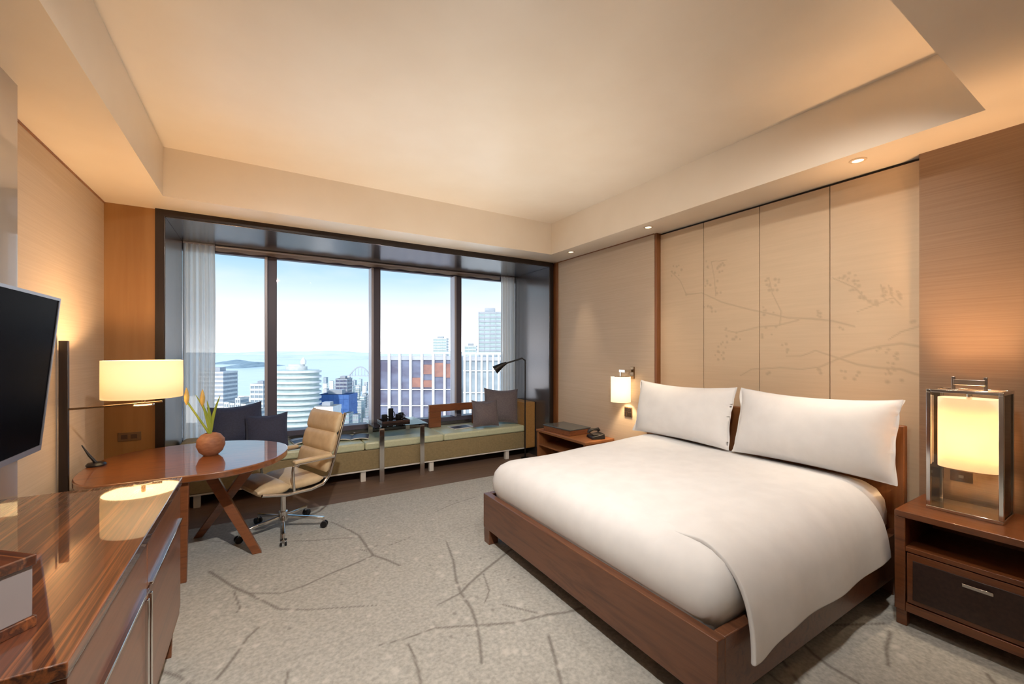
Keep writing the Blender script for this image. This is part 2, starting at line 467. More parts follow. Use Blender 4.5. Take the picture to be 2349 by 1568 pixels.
struct(bx(3.44, 3.9, YF, 5.95, 0, SOF), 'wall_window_end', M['wall_brown'])
# thin shadow joints where walls meet the soffit
struct(bx(XL, XL + 0.006, 2.795, YF, SOF - 0.012, SOF), 'trim_1', M['strip_wood'])
struct(bx(XR - 0.006, XR, 2.89, YF, SOF - 0.010, SOF), 'trim_2', M['strip_wood'])
struct(bx(XR + 0.004, XP, 2.862, 2.89, 0, SOF), 'trim_3', M['strip_wood'], bevel=0.002)
struct(bx(XR - 0.012, XR, 4.50, YF, 0, SOF - 0.012), 'trim_4', M['strip_wood'], bevel=0.002)
# dark lacquered window alcove lining
al = struct(bx(-0.766, -0.70, YF - 0.015, YG - 0.06, 0, 2.65), 'trim_5', M['lacquer'], bevel=0.003)
struct(bx(3.38, 3.44, YF - 0.015, YG - 0.06, 0, 2.65), 'trim_6', M['lacquer'], bevel=0.003)
struct(bx(-0.766, 3.44, YF - 0.015, YG + 0.05, 2.65, SOF), 'trim_7', M['lacquer'], bevel=0.003)
struct(bx(-0.766, -0.706, YF - 0.028, YF - 0.015, 0, 2.656), 'trim_8', M['dark_trim'])
struct(bx(3.386, 3.44, YF - 0.028, YF - 0.015, 0, 2.656), 'trim_9', M['dark_trim'])
struct(bx(-0.766, 3.44, YF - 0.028, YF - 0.015, 2.656, SOF), 'trim_10', M['dark_trim'])
struct(bx(-0.766, 3.44, YG - 0.05, 5.95, 0, 0.50), 'wall_under_window', M['lacquer'])
# window: glazing, mullions, frame
win = thing('window_1', 'wide dark framed window of four panes above the bench', None, (1.3, YG, 0.5), kind='structure')
bx(-0.766, 3.44, YG - 0.06, YG + 0.10, 0.50, 0.56).build('window_sill', M['mullion'], win, bevel=0.004)
bx(-0.766, 3.44, YG - 0.02, YG + 0.06, 2.58, 2.65).build('head_frame', M['mullion'], win, bevel=0.003)
for x0, x1 in ((-0.766, -0.69), (3.38, 3.44)):
    bx(x0, x1, YG - 0.02, YG + 0.06, 0.56, 2.58).build('jamb_frame', M['mullion'], win, bevel=0.003)
MUL = (0.10, 1.285, 2.445)
for i, mx_ in enumerate(MUL):
    mo = bx(mx_ - 0.032, mx_ + 0.062, YG - 0.05, YG + 0.10, 0.56, 2.58).build('mullion', M['mullion'], win, bevel=0.004)
    bx(mx_ - 0.062, mx_ - 0.032, YG - 0.085, YG + 0.08, 0.56, 2.58).build('mullion_cover', M['mullion_light'], mo, bevel=0.004)
edges = [-0.69] + list(MUL) + [3.38]
for i in range(4):
    a = edges[i] + (0.062 if i else 0); b = edges[i + 1] - (0.062 if i < 3 else 0)
    bx(a, b, YG + 0.03, YG + 0.038, 0.56, 2.58).build('pane', M['glass'], win)
# mural panels in the recess behind the bed
def add_print(o, fn):
    me = o.data; n = len(me.vertices); co = np.empty(n * 3, dtype=np.float32); me.vertices.foreach_get('co', co)
    co = co.reshape(-1, 3).astype(np.float64) + np.array(world_mat(o).translation)
    c = np.zeros((n, 4), dtype=np.float32); c[:, 3] = 1
    c[:, 0], c[:, 1] = fn(co)
    a = me.attributes.new('print', 'FLOAT_COLOR', 'POINT'); a.data.foreach_set('color', c.ravel())

def seg_dist(P2, polys):
    """distance to a set of tapering polylines, each a list of (a, b, half width)"""
    best = np.zeros(len(P2))
    for pl in polys:
        for (a0, b0, w0), (a1, b1, w1) in zip(pl[:-1], pl[1:]):
            d = np.array([a1 - a0, b1 - b0]); L2 = max(d @ d, 1e-9)
            lo = np.minimum([a0, b0], [a1, b1]) - 0.06; hi = np.maximum([a0, b0], [a1, b1]) + 0.06
            idx = np.where(np.all((P2 > lo) & (P2 < hi), axis=1))[0]
            if not len(idx): continue
            q = P2[idx] - (a0, b0)
            t = np.clip(q @ d / L2, 0, 1)
            dist = np.linalg.norm(q - t[:, None] * d, axis=1); w = w0 + (w1 - w0) * t
            val = np.clip(1.25 - dist / np.maximum(w, 1e-4) * 0.75, 0, 1)
            best[idx] = np.maximum(best[idx], val)
    return best
def dots(P2, ds):
    best = np.zeros(len(P2))
    for a, b, r in ds:
        idx = np.where((abs(P2[:, 0] - a) < 2 * r) & (abs(P2[:, 1] - b) < 2 * r))[0]
        if not len(idx): continue
        dist = np.hypot(P2[idx, 0] - a, P2[idx, 1] - b)
        best[idx] = np.maximum(best[idx], np.clip(1.6 - dist / r * 1.2, 0, 1))
    return best

XM = XP - 0.016
mur_lines_px = [
    [(600, 490, 5), (700, 480, 3), (830, 540, 4), (1000, 585, 4), (1120, 610, 4), (1250, 640, 4), (1400, 645, 5), (1540, 660, 5), (1680, 695, 4)],
    [(850, 720, 2), (920, 735, 3), (1060, 700, 4), (1180, 690, 4), (1320, 655, 4)],
    [(2110, 825, 6), (1980, 805, 6), (1830, 825, 5), (1700, 860, 5), (1560, 910, 4), (1460, 955, 4), (1340, 970, 3), (1200, 960, 3), (1020, 970, 3), (950, 1010, 2)],
    [(1240, 885, 2), (1340, 885, 3), (1430, 850, 3), (1520, 880, 4), (1700, 940, 5), (1830, 960, 5), (1980, 970, 6), (2100, 1010, 6)],
    [(1200, 690, 3), (1210, 600, 3), (1150, 480, 2), (1130, 380, 2)],
    [(790, 500, 3), (780, 380, 2), (760, 280, 2), (860, 270, 2)],
    [(1540, 385, 2), (1600, 410, 2), (1690, 450, 3), (1740, 510, 3), (1810, 560, 2)],
    [(1700, 600, 2), (1880, 530, 3), (1930, 510, 3), (1980, 560, 2)], [(1880, 530, 2), (1850, 430, 2)],
    [(2110, 690, 4), (1980, 730, 3), (1900, 780, 2)],
    [(1920, 500, 2), (1900, 430, 2)], [(600, 490, 3), (560, 400, 2), (500, 340, 2)],
]
def mpx(a, b): 
    p = on_x(1360 + a / 2.8, 500 + b / 2.8, XM); return p.y, p.z
mur_lines, mur_dots = [], []
for pl in mur_lines_px:
    mur_lines.append([(*mpx(a, b), w * 0.0010 + 0.0015) for a, b, w in pl])
for (ca, cb, sp_, n) in ((560, 340, 60, 9), (790, 320, 70, 12), (780, 440, 60, 8), (1150, 430, 60, 14), (1130, 600, 40, 5), (1640, 400, 70, 12), (1700, 480, 50, 9), (1800, 550, 30, 5),
                         (1910, 500, 70, 14), (1440, 610, 40, 5), (900, 740, 60, 8), (840, 830, 50, 8), (810, 890, 30, 4), (1140, 730, 60, 6), (1270, 840, 60, 5), (1900, 880, 80, 10),
                         (1930, 1000, 80, 9), (1650, 1020, 60, 6), (1440, 990, 30, 3), (1120, 990, 20, 2), (1600, 710, 15, 2), (2060, 660, 15, 2), (740, 600, 50, 6)):
    for _ in range(n):
        y_, z_ = mpx(ca + rng.uniform(-sp_, sp_), cb + rng.uniform(-sp_ * .7, sp_ * .7))
        mur_dots.append((y_, z_, rng.uniform(0.007, 0.014)))
y_, z_ = mpx(600, 490); mur_dots.append((y_, z_, 0.014))
mseams = [2.862, 2.372, 1.867, 1.372, 0.88]
def mural_print(co):
    P2 = co[:, 1:3]
    return np.maximum(seg_dist(P2, mur_lines) * 0.34, dots(P2, mur_dots) * 0.36), np.zeros(len(P2))
wall_head = bpy.data.objects['wall_headboard']
for i in range(4):
    y1, y0 = mseams[i] - 0.003, mseams[i + 1] + 0.003
    mb = MB(); nz_, ny_ = 200, 62
    mb.grid(lambda u, v: (XM, y0 + (y1 - y0) * u, 0.95 + (SOF - 0.018 - 0.95) * v), ny_, nz_)
    # edges and lower part
    mb.add([(XM, y0, 0.95), (XM, y1, 0.95), (XM, y1, 0.0), (XM, y0, 0.0)], [(0, 1, 2, 3)])
    for ya in (y0, y1):
        mb.add([(XM, ya, 0), (XP, ya, 0), (XP, ya, SOF - 0.018), (XM, ya, SOF - 0.018)], [(0, 1, 2, 3)])
    po = mb.build('mural_panel', M['mural'], wall_head)
    add_print(po, mural_print)

# carpet with a woven branch motif
def cpx(a, b):
    p = on_z(360 + a / 2.499, 1080 + b / 2.499, 0); return p.x, p.y
def npx(a, b):
    p = on_z(1500 + a / 2.767, 1100 + b / 2.767, 0); return p.x, p.y
car_px = [
    [(300, 580, 8), (340, 605, 9), (440, 670, 9), (520, 705, 9), (600, 745, 8), (700, 797, 7), (880, 800, 5), (1090, 785, 4), (1260, 775, 3)],
    [(520, 705, 6), (720, 705, 5), (850, 660, 6), (1000, 590, 7), (1170, 520, 8), (1240, 487, 9), (1205, 440, 9), (1160, 375, 9), (1110, 345, 8), (1000, 295, 6)],
    [(1240, 487, 9), (1310, 510, 10), (1390, 545, 8)], [(1160, 385, 6), (1030, 390, 5), (900, 402, 5), (780, 405, 4)], [(1205, 465, 5), (1160, 450, 3)],
    [(580, 905, 7), (520, 960, 6), (480, 1020, 6), (400, 1130, 7), (340, 1200, 7)],
    [(1660, 410, 5), (1700, 520, 7), (1715, 630, 8), (1740, 700, 9), (1800, 790, 9), (1830, 870, 8), (1850, 980, 8), (1862, 1105, 7)],
    [(2040, 445, 9), (1870, 580, 9), (1790, 650, 8), (1740, 705, 7), (1605, 775, 5)],
    [(2440, 790, 9), (2349, 815, 9), (2230, 830, 8), (2050, 875, 8), (1820, 890, 7), (1600, 905, 6), (1470, 950, 6), (1390, 975, 4), (1270, 1005, 3)],
    [(1980, 770, 4), (2100, 800, 6), (2230, 830, 7)], [(1440, 1000, 6), (1470, 1060, 6), (1500, 1160, 7), (1515, 1240, 7)],
    [(2245, 950, 8), (2290, 1110, 8), (2325, 1260, 8)], [(-40, 1130, 8), (20, 1155, 8), (120, 1180, 7), (200, 1240, 6)],
    [(755, 1150, 5), (735, 1240, 6)], [(1880, 760, 4), (1905, 690, 5), (1870, 590, 4)], [(440, 690, 5), (475, 790, 4), (455, 820, 3)],
    [(250, 400, 4), (380, 410, 5), (470, 440, 4)], [(1590, 240, 3), (1700, 190, 4), (1830, 150, 4)], [(1330, 430, 3), (1460, 380, 3)],
]
car_lines = [[(*cpx(a, b), w * 0.0010) for a, b, w in pl] for pl in car_px]
for pl in ([(940, 1040, 8), (1010, 1110, 9), (1100, 1180, 9), (1300, 1300, 8)], [(820, 1160, 8), (880, 1240, 9), (930, 1310, 8)], [(1100, 930, 6), (1250, 925, 7), (1460, 918, 7)],
           [(1500, 970, 8), (1475, 1080, 8), (1490, 1190, 6)]):
    car_lines.append([(*npx(a, b), w * 0.0010) for a, b, w in pl])
r2 = random.Random(3)
for _ in range(26):      # the motif carries on where other things hide it
    x, y, a = r2.uniform(-1, 3.4), r2.uniform(-2.1, 0.55), r2.uniform(0, 6.28)
    pl = []
    for k in range(5):
        pl.append((x, y, 0.009 - k * 0.0012)); a += r2.uniform(-0.5, 0.5); x += 0.16 * math.cos(a); y += 0.16 * math.sin(a)
    car_lines.append(pl)
car_light, car_dark = [], []
for pl in car_lines:
    for (a0, b0, _), (a1, b1, _) in zip(pl[:-1], pl[1:]):
        for _k in range(int(math.hypot(a1 - a0, b1 - b0) / 0.06) + 1):
            t = r2.random(); s_ = 0.10
            x, y = a0 + (a1 - a0) * t + r2.gauss(0, s_), b0 + (b1 - b0) * t + r2.gauss(0, s_)
            if r2.random() < 0.42: car_light.append((x, y, r2.uniform(0.010, 0.022)))
            elif r2.random() < 0.25: car_dark.append((x, y, r2.uniform(0.008, 0.014)))
def carpet_print(co):
    P2 = co[:, 0:2]
    return np.maximum(seg_dist(P2, car_lines) * 0.72, dots(P2, car_dark) * 0.5), dots(P2, car_light) * 0.55
cx0, cx1, cy0, cy1 = XN + 0.002, XR - 0.002, -2.198, 4.37
mb = MB(); ZC = 0.006
NX, NY = int((cx1 - cx0) / 0.0105), int((cy1 - cy0) / 0.0105)
xs, ys = np.linspace(cx0, cx1, NX), np.linspace(cy0, cy1, NY)
carpet = bpy.data.meshes.new('carpet')
gx, gy = np.meshgrid(xs, ys)
cv = np.stack([gx.ravel(), gy.ravel(), np.full(gx.size, ZC)], 1)
ii = (np.arange(NY - 1)[:, None] * NX + np.arange(NX - 1)[None, :]).ravel()
cf = np.stack([ii, ii + 1, ii + NX + 1, ii + NX], 1)
ev = np.array([[cx0, cy1, 0], [cx1, cy1, 0], [cx0, cy1, ZC], [cx1, cy1, ZC]])
base_i = len(cv)
cv = np.concatenate([cv, ev]); cf = np.concatenate([cf, [[base_i, base_i + 1, base_i + 3, base_i + 2]]])
carpet.vertices.add(len(cv)); carpet.vertices.foreach_set('co', cv.astype(np.float32).ravel())
carpet.loops.add(len(cf) * 4); carpet.loops.foreach_set('vertex_index', cf.astype(np.int32).ravel())
carpet.polygons.add(len(cf)); carpet.polygons.foreach_set('loop_start', np.arange(0, len(cf) * 4, 4, dtype=np.int32))
carpet.update(calc_edges=True)
carpet.materials.append(M['carpet'])
co_ = bpy.data.objects.new('carpet', carpet); col.objects.link(co_)
tag(co_, 'grey beige fitted carpet woven with dark branches and pale blossoms', 'carpet')
add_print(co_, carpet_print)

# ------------------------------------------------------------------ recessed downlights
def downlight(x, y, label, z=SOF, watts=DOWN_W, ang=46, colr=(1.0, 0.80, 0.58), aim=None):
    t = thing('recessed_downlight', label, 'downlight', (x, y, z), group='recessed downlights in the ceiling')
    MB().lathe([(0.030, -0.001), (0.030, -0.006), (0.043, -0.005), (0.046, -0.001)], (0, 0, 0), 24, closed=True).build('trim_ring', M['downring'], t, local=True)
    MB().lathe([(0.001, -0.002), (0.030, -0.002), (0.030, -0.0015), (0.001, -0.0015)], (0, 0, 0), 20, closed=True).build('lamp_face', M['downlight'], t, local=True)
    b = spot_light('downlight_beam', (x, y, z - 0.012), watts, ang, colr, 0.04, t, 1.0)
    if aim: b.rotation_euler = (Vector((x, y, z)) - Vector(aim)).to_track_quat('Z', 'Y').to_euler()
    return t
downlight(3.24, 3.95, 'recessed downlight nearest the window above the far bedside table')
downlight(3.24, 2.77, 'recessed downlight above the brown strip beside the mural')
downlight(3.245, 1.11, 'recessed downlight above the near pillow and mural end')
downlight(3.20, 0.30, 'recessed downlight at the frame edge above the glass bedside lamp')
for i, x in enumerate((0.3, 1.0, 2.3)):  # unseen fill lights added to brighten carpet, bed and mural
    downlight(x, 0.62, 'added fill downlight in the tray ceiling over the %s' % ('carpet', 'bed foot', 'bed middle')[i], TOP, TRAY_FILL_W * (2.3, 0.8, 0.55)[i], (108, 96, 104)[i], (1.0, 0.94, 0.88), ((0.3, 3.2, 0.0), (3.3, 3.5, 0.8), (3.3, 1.9, 0.7))[i])
for i, x in enumerate((-0.1, 1.2, 2.5)):  # unseen fill lights added to raise the room's general level
    downlight(x, -0.75, 'added fill downlight in the entry soffit, %s of three' % ('first', 'middle', 'last')[i], SOF, ENTRY_FILL_W, 130, (1.0, 0.80, 0.60))

# fill uplighter added out of view behind the bed to brighten the ceiling
TX, TYY = 1.80, 3.20
tl = thing('added_fill_uplighter', 'added fill uplighter can hidden on the floor behind the bed foot', 'lamp', (TX, TYY, 0.006))
MB().lathe([(0.001, 0.006), (0.085, 0.006), (0.085, 0.016), (0.07, 0.02), (0.07, 0.17), (0.064, 0.17), (0.064, 0.05), (0.001, 0.045)], (TX, TYY, 0), 28, cap=False).build('can', M['bronze'], tl)
MB().lathe([(0.001, 0.05), (0.03, 0.055), (0.038, 0.09), (0.02, 0.12), (0.001, 0.125)], (TX, TYY, 0), 16).build('bulb', emit('fill_uplight_glow', (1, 0.9, 0.75, 1), 6), tl)
ub = spot_light('fill_uplight_beam', (TX, TYY, 0.18), UPLIGHT_FILL_W, 84, (1.0, 0.97, 0.92), 0.06, tl, 1.0)
ub.rotation_euler = (R(180), R(-7), 0)

# ------------------------------------------------------------------ bed
BX0, BX1, BY0, BY1 = 1.50, 3.40, 0.95, 2.905
bed = thing('bed', 'brown wooden bed frame with low headboard and square legs', 'bed', ((BX0 + BX1) / 2, (BY0 + BY1) / 2, 0))
bx(BX0, BX0 + 0.05, BY0, BY1, 0.12, 0.385).build('foot_rail', M['bedwood'], bed, bevel=0.004)
bx(BX0 + 0.05, BX1, BY0, BY0 + 0.05, 0.12, 0.385).build('side_rail', M['bedwood'], bed, bevel=0.004)
bx(BX0 + 0.05, BX1, BY1 - 0.05, BY1, 0.12, 0.385).build('side_rail', M['bedwood'], bed, bevel=0.004)
for x in (BX0 + 0.005, BX1 - 0.09):
    for y in (BY0 + 0.005, BY1 - 0.085):
        bx(x, x + 0.08, y, y + 0.08, 0.006, 0.125).build('leg', M['bedwood'], bed, bevel=0.003)
bx(BX0 + 0.05, BX1, BY0 + 0.05, BY1 - 0.05, 0.20, 0.27).build('slat_base', M['leather_dark'], bed)
bx(3.40, 3.455, 0.93, 2.93, 0.006, 1.035).build('headboard', M['strip_wood'], bed, bevel=0.006)

def rrect(x0, x1, y0, y1, r, n=8):
    pts = []
    for cx_, cy_, a0 in ((x1 - r, y1 - r, 0), (x0 + r, y1 - r, 90), (x0 + r, y0 + r, 180), (x1 - r, y0 + r, 270)):
        for k in range(n + 1):
            a = R(a0 + 90 * k / n); pts.append((cx_ + r * math.cos(a), cy_ + r * math.sin(a)))
    return pts
def resample(pts, n):
    P_ = [Vector((p[0], p[1])) for p in pts] + [Vector((pts[0][0], pts[0][1]))]
    L = [0]
    for a, b in zip(P_[:-1], P_[1:]): L.append(L[-1] + (b - a).length)
    out = []; j = 0
    for k in range(n):
        t = L[-1] * k / n
        while L[j + 1] < t: j += 1
        f = (t - L[j]) / max(L[j + 1] - L[j], 1e-9); q = P_[j].lerp(P_[j + 1], f); out.append((q.x, q.y))
    return out
def wr_(x, y):
    return 0.006 * math.sin(3.1 * x + 1.7 * y) + 0.004 * math.sin(5.3 * y - 2.2 * x + 1) + 0.003 * math.sin(9 * x + 4 * y)
def bed_top(x, y):
    return 0.665 + 0.045 * (x - 1.5) / 1.9 + wr_(x, y)
MX0, MX1, MY0, MY1 = 1.553, 3.385, 1.003, 2.868
mattress = MB(); rings = []
prof = [(0.02, 0.272), (0.008, 0.30), (0.0, 0.392), (-0.020, 0.43), (-0.022, 0.50), (-0.010, 0.56), (0.02, 0.605), (0.065, 0.637), (0.13, 0.655), (0.22, 0.664), (0.35, 0.667), (0.5, 0.667), (0.65, 0.667), (0.78, 0.667), (0.86, 0.667)]
for d, z in prof:
    ins_out = d if z > 0.385 else max(d, 0.0)
    rr = resample(rrect(MX0 + ins_out, MX1 - max(ins_out, 0.0), MY0 + ins_out, MY1 - ins_out, max(0.10 - 0.3 * d, 0.02)), 160)
    ring = []
    for x, y in rr:
        k = max(0, (z - 0.40) / 0.267)
        ring.append((x, y, z + k * (bed_top(x, y) - 0.667)))
    rings.append(ring)
mattress.loft(rings, cap0=True, cap1=True)
mo_ = mattress.build('mattress', M['linen'], None)
tag(mo_, 'thick white made-up mattress filling the brown bed frame', 'mattress')

# duvet: lies on top, falls over the near side rail
def body_z(x, y):
    d = min(x - MX0, y - MY0, MY1 - y, 0.85)
    z = 0.43
    for (d0, z0), (d1, z1) in zip(prof[3:-1], prof[4:]):
        if d0 <= d <= d1 and d1 > d0: z = z0 + (z1 - z0) * (d - d0) / (d1 - d0)
    return z + max(0, (z - 0.40) / 0.267) * (bed_top(x, y) - 0.667)
def sstep(a, b, t):
    t = min(1, max(0, (t - a) / (b - a))); return t * t * (3 - 2 * t)
def duvet_pt(u, v):
    # v: 0 = middle of bed top ... 1 = hem on the near side ; u: 0 = foot, 1 = head
    path = [(2.35, 0.66), (2.05, 0.66), (1.75, 0.66), (1.45, 0.66), (1.22, 0.664), (1.11, 0.652), (1.03, 0.615), (0.972, 0.555), (0.935, 0.48), (0.915, 0.40), (0.905, 0.335), (0.900, 0.285)]
    n_ = len(path) - 1
    t = v * n_; i = min(int(t), n_ - 1); f = t - i
    def crom(k):
        a, b, c, d = path[max(i - 1, 0)][k], path[i][k], path[i + 1][k], path[min(i + 2, n_)][k]
        return 0.5 * (2 * b + (c - a) * f + (2 * a - 5 * b + 4 * c - d) * f * f + (3 * b - a - 3 * c + d) * f ** 3)
    y, zs = crom(0), crom(1)
    x0 = 1.66; x1 = 3.10
    x = x0 + (x1 - x0) * u ** 1.25
    rise = 0.016 * sstep(0, 0.20, u) * sstep(0, 0.25, v) - 0.004
    zt = body_z(x, y) + rise
    zf = zs + (bed_top(x, y) - 0.667) * max(0, 1 - (v - 0.4) / 0.6) + 0.012
    k = sstep(0.30, 0.48, v)
    z = zt * (1 - k) + zf * k
    if v > 0.5:
        q = (v - 0.5) / 0.5
        y += 0.007 * math.sin(x * 12 + 0.6) * q - 0.022 * math.exp(-((x - x0) / 0.12) ** 2) * q
        z -= 0.030 * math.exp(-((x - x0 - 0.05) / 0.12) ** 2) * q * q
        z += 0.02 * sstep(2.6, 3.1, x) * q
        x += 0.02 * math.sin(q * 3.0) * (1 - u) - 0.02 * q * (1 - u)
    return (x, y, z)
duvet = MB().grid(duvet_pt, 70, 64).build('duvet', M['linen'], None, solid=0.020, offs=-1, sub=1)
tag(duvet, 'plain white duvet whose side hangs over the near bed rail', 'duvet')

def pillow_mesh(w, h, t, flange=0.0, seed=1, sag=0.0):
    """upright cushion in local x (width), z (height), y (thickness), base at z = 0"""
    rg = random.Random(seed); ph = [rg.uniform(0, 6) for _ in range(6)]
    mb = MB(); n = 26
    def side(sgn):
        def f(u, v):
            a, b = 2 * u - 1, 2 * v - 1
            px_, pz_ = a * (1 - 0.05 * (1 - b * b) * abs(a)), b * (1 - 0.06 * (1 - a * a) * abs(b))
            th = t / 2 * (max(0, 1 - abs(a) ** 2.6) * max(0, 1 - abs(b) ** 2.6)) ** 0.62
            th *= 1 + 0.06 * math.sin(3 * a + ph[0]) * math.sin(2 * b + ph[1])
            wv = 0.012 * t / 0.15 * math.sin(7 * a + ph[2] + 3 * b) * (abs(a) ** 2)
            z = (pz_ + 1) * h / 2 - sag * (1 - a * a) * max(0, b)
            return (px_ * w / 2, sgn * (th + 0.002) + wv * 0.5, z)
        return f
    mb.grid(side(1), n, n); mb.grid(side(-1), n, n)
    if flange:
        for sgn in (-1, 1):
            def f(u, v, sgn=sgn):
                b = 2 * v - 1
                edge = w / 2 * (1 - 0.05 * (1 - b * b)) - 0.012
                return (sgn * (edge + flange * u) + 0.003 * math.sin(v * 19 + ph[3]) * u, 0.008 * math.sin(v * 15 + ph[4]) * u, h * v * 1.0)
            mb.grid(f, 5, 26)
    return mb

def place_pillow(name, label, cat, mat, w, h, t, loc, rz, tilt, roll=0.0, seed=1, flange=0.0, sag=0.0, group=None, sub=1):
    mb = pillow_mesh(w, h, t, flange, seed, sag)
    m = Matrix.Translation(loc) @ Matrix.Rotation(rz, 4, 'Z') @ Matrix.Rotation(tilt, 4, 'X') @ Matrix.Rotation(roll, 4, 'Y')
    o = mb.build(name, mat, None, local=True)
    # re-express with origin at base centre
    me = o.data
    me.from_pydata if False else None
    off = o.location.copy()
    mm = m @ Matrix.Translation(off)
    o.matrix_basis = mm
    bm = bmesh.new(); bm.from_mesh(me); bmesh.ops.remove_doubles(bm, verts=bm.verts, dist=0.0045); bm.to_mesh(me); bm.free()
    for p in me.polygons: p.use_smooth = True
    if sub:
        md = o.modifiers.new('sub', 'SUBSURF'); md.levels = 1; md.render_levels = 1
    return tag(o, label, cat, group)

# bed pillows lean against the headboard; local +y faces the wall after the turn
place_pillow('bed_pillow', 'large white pillow on the bed beside the glass bedside lamp', 'pillow', M['pillow'], 0.985, 0.51, 0.29, (3.175, 1.395, 0.712), R(-90), R(-13), 0.0, 2, 0.018, 0.02, 'white bed pillows')
place_pillow('bed_pillow', 'large white pillow on the bed beside the wall sconce', 'pillow', M['pillow'], 0.985, 0.51, 0.29, (3.175, 2.41, 0.712), R(-90), R(-13), 0.0, 5, 0.018, 0.02, 'white bed pillows')

# ------------------------------------------------------------------ near nightstand
NX0, NX1, NY0, NY1, NZ = 2.99, 3.466, 0.23, 0.86, 0.63
ns = thing('nightstand', 'brown wooden nightstand with open shelf and dark drawer under glass lamp', 'nightstand', ((NX0 + NX1) / 2, (NY0 + NY1) / 2, 0), group='nightstands')
bx(NX0, NX1, NY0, NY1, NZ - 0.035, NZ).build('top', M['nightwood'], ns, bevel=0.004)
for y in (NY0, NY1 - 0.045):
    bx(NX0 + 0.002, NX1, y, y + 0.045, 0.09, NZ - 0.035).build('side_panel', M['nightwood'], ns, bevel=0.003)
bx(NX1 - 0.02, NX1, NY0 + 0.045, NY1 - 0.045, 0.09, NZ - 0.035).build('back_panel', M['brownwood'], ns)
bx(NX0 + 0.004, NX1 - 0.02, NY0 + 0.045, NY1 - 0.045, 0.415, 0.44).build('shelf', M['nightwood'], ns, bevel=0.002)
bx(NX0 + 0.002, NX1 - 0.02, NY0 + 0.045, NY1 - 0.045, 0.09, 0.135).build('bottom_rail', M['nightwood'], ns, bevel=0.003)
dr = bx(NX0 + 0.006, NX0 + 0.03, NY0 + 0.05, NY1 - 0.05, 0.14, 0.41).build('drawer', M['nightwood'], ns, bevel=0.003)
bx(NX0 + 0.001, NX0 + 0.007, NY0 + 0.075, NY1 - 0.075, 0.165, 0.375).build('drawer_inset', M['leather_dark'], dr, bevel=0.002)
hm = MB().bar((NX0 - 0.022, 0.597, 0.345), (NX0 - 0.022, 0.493, 0.345), 0.012, 0.016)
for y in (0.585, 0.505): hm.bar((NX0 - 0.022, y, 0.345), (NX0 + 0.002, y, 0.345), 0.008, 0.008)
hm.build('handle', M['chrome'], dr, bevel=0.002)
for x in (NX0 + 0.01, NX1 - 0.06):
    for y in (NY0 + 0.005, NY1 - 0.05):
        bx(x, x + 0.045, y, y + 0.045, 0.006, 0.092).build('leg', M['nightwood'], ns, bevel=0.003)

# glass and chrome bedside lamp
LX0, LX1, LY0, LY1, LZ0, LZ1 = 3.165, 3.40, 0.492, 0.775, NZ, 1.275
bl = thing('bedside_lamp', 'glass and chrome box lamp with cream shade on the near nightstand', 'lamp', ((LX0 + LX1) / 2, (LY0 + LY1) / 2, NZ))
bx(LX0, LX1, LY0, LY1, LZ0, LZ0 + 0.018).build('base', M['chrome'], bl, bevel=0.003)
for x in (LX0, LX1 - 0.018):
    for y in (LY0, LY1 - 0.018):
        bx(x, x + 0.018, y, y + 0.018, LZ0 + 0.018, LZ1).build('corner_post', M['chrome'], bl, bevel=0.002)
tf = MB()
tf.box(LX0, LX1, LY0, LY0 + 0.018, LZ1, LZ1 + 0.016); tf.box(LX0, LX1, LY1 - 0.018, LY1, LZ1, LZ1 + 0.016)
tf.box(LX0, LX0 + 0.018, LY0 + 0.018, LY1 - 0.018, LZ1, LZ1 + 0.016); tf.box(LX1 - 0.018, LX1, LY0 + 0.018, LY1 - 0.018, LZ1, LZ1 + 0.016)
tf.build('top_frame', M['chrome'], bl, bevel=0.002)
bx(LX0 + 0.006, LX0 + 0.011, LY0 + 0.018, LY1 - 0.018, LZ0 + 0.02, LZ1).build('glass_panel', M['clear'], bl)
bx(LX1 - 0.011, LX1 - 0.006, LY0 + 0.018, LY1 - 0.018, LZ0 + 0.02, LZ1).build('glass_panel', M['clear'], bl)
for y in (LY0 + 0.006, LY1 - 0.011):
    bx(LX0 + 0.018, LX1 - 0.018, y, y + 0.005, LZ0 + 0.02, LZ1).build('glass_panel', M['clear'], bl)
lcx, lcy = (LX0 + LX1) / 2, (LY0 + LY1) / 2
def oval(hx, hy, n=40, p=2.8):
    return [(lcx + hx * math.copysign(abs(math.cos(a)) ** (2 / p), math.cos(a)), lcy + hy * math.copysign(abs(math.sin(a)) ** (2 / p), math.sin(a))) for a in [2 * math.pi * k / n for k in range(n)]]
sh = MB(); sh.loft([[(x, y, z) for x, y in oval(0.088, 0.118)] for z in (0.865, 1.0, 1.12, 1.245)])
sh.build('shade', M['shade_bed'], bl, solid=0.003)
hb = MB()
hb.bar((lcx, lcy - 0.06, LZ1 + 0.055), (lcx, lcy + 0.06, LZ1 + 0.055), 0.020, 0.03)
hb.bar((lcx, lcy - 0.06, LZ1), (lcx, lcy - 0.06, LZ1 + 0.085), 0.014, 0.014); hb.bar((lcx, lcy + 0.06, LZ1), (lcx, lcy + 0.06, LZ1 + 0.085), 0.014, 0.014)
hb.build('top_bracket', M['steel'], bl, bevel=0.002)
bx(lcx - 0.012, lcx + 0.012, LY0 + 0.018, LY1 - 0.018, LZ1 + 0.001, LZ1 + 0.013).build('cross_bar', M['chrome'], bl, bevel=0.002)
MB().tube([(lcx, lcy, LZ1), (lcx, lcy, 1.13)], 0.012, 12).build('bulb_stem', M['chrome'], bl)
MB().lathe([(0.001, -0.06), (0.02, -0.05), (0.03, -0.02), (0.026, 0.01), (0.013, 0.03)], (lcx, lcy, 1.10), 16).build('bulb', emit('bulb_glow', (1, 0.8, 0.5, 1), 6), bl)
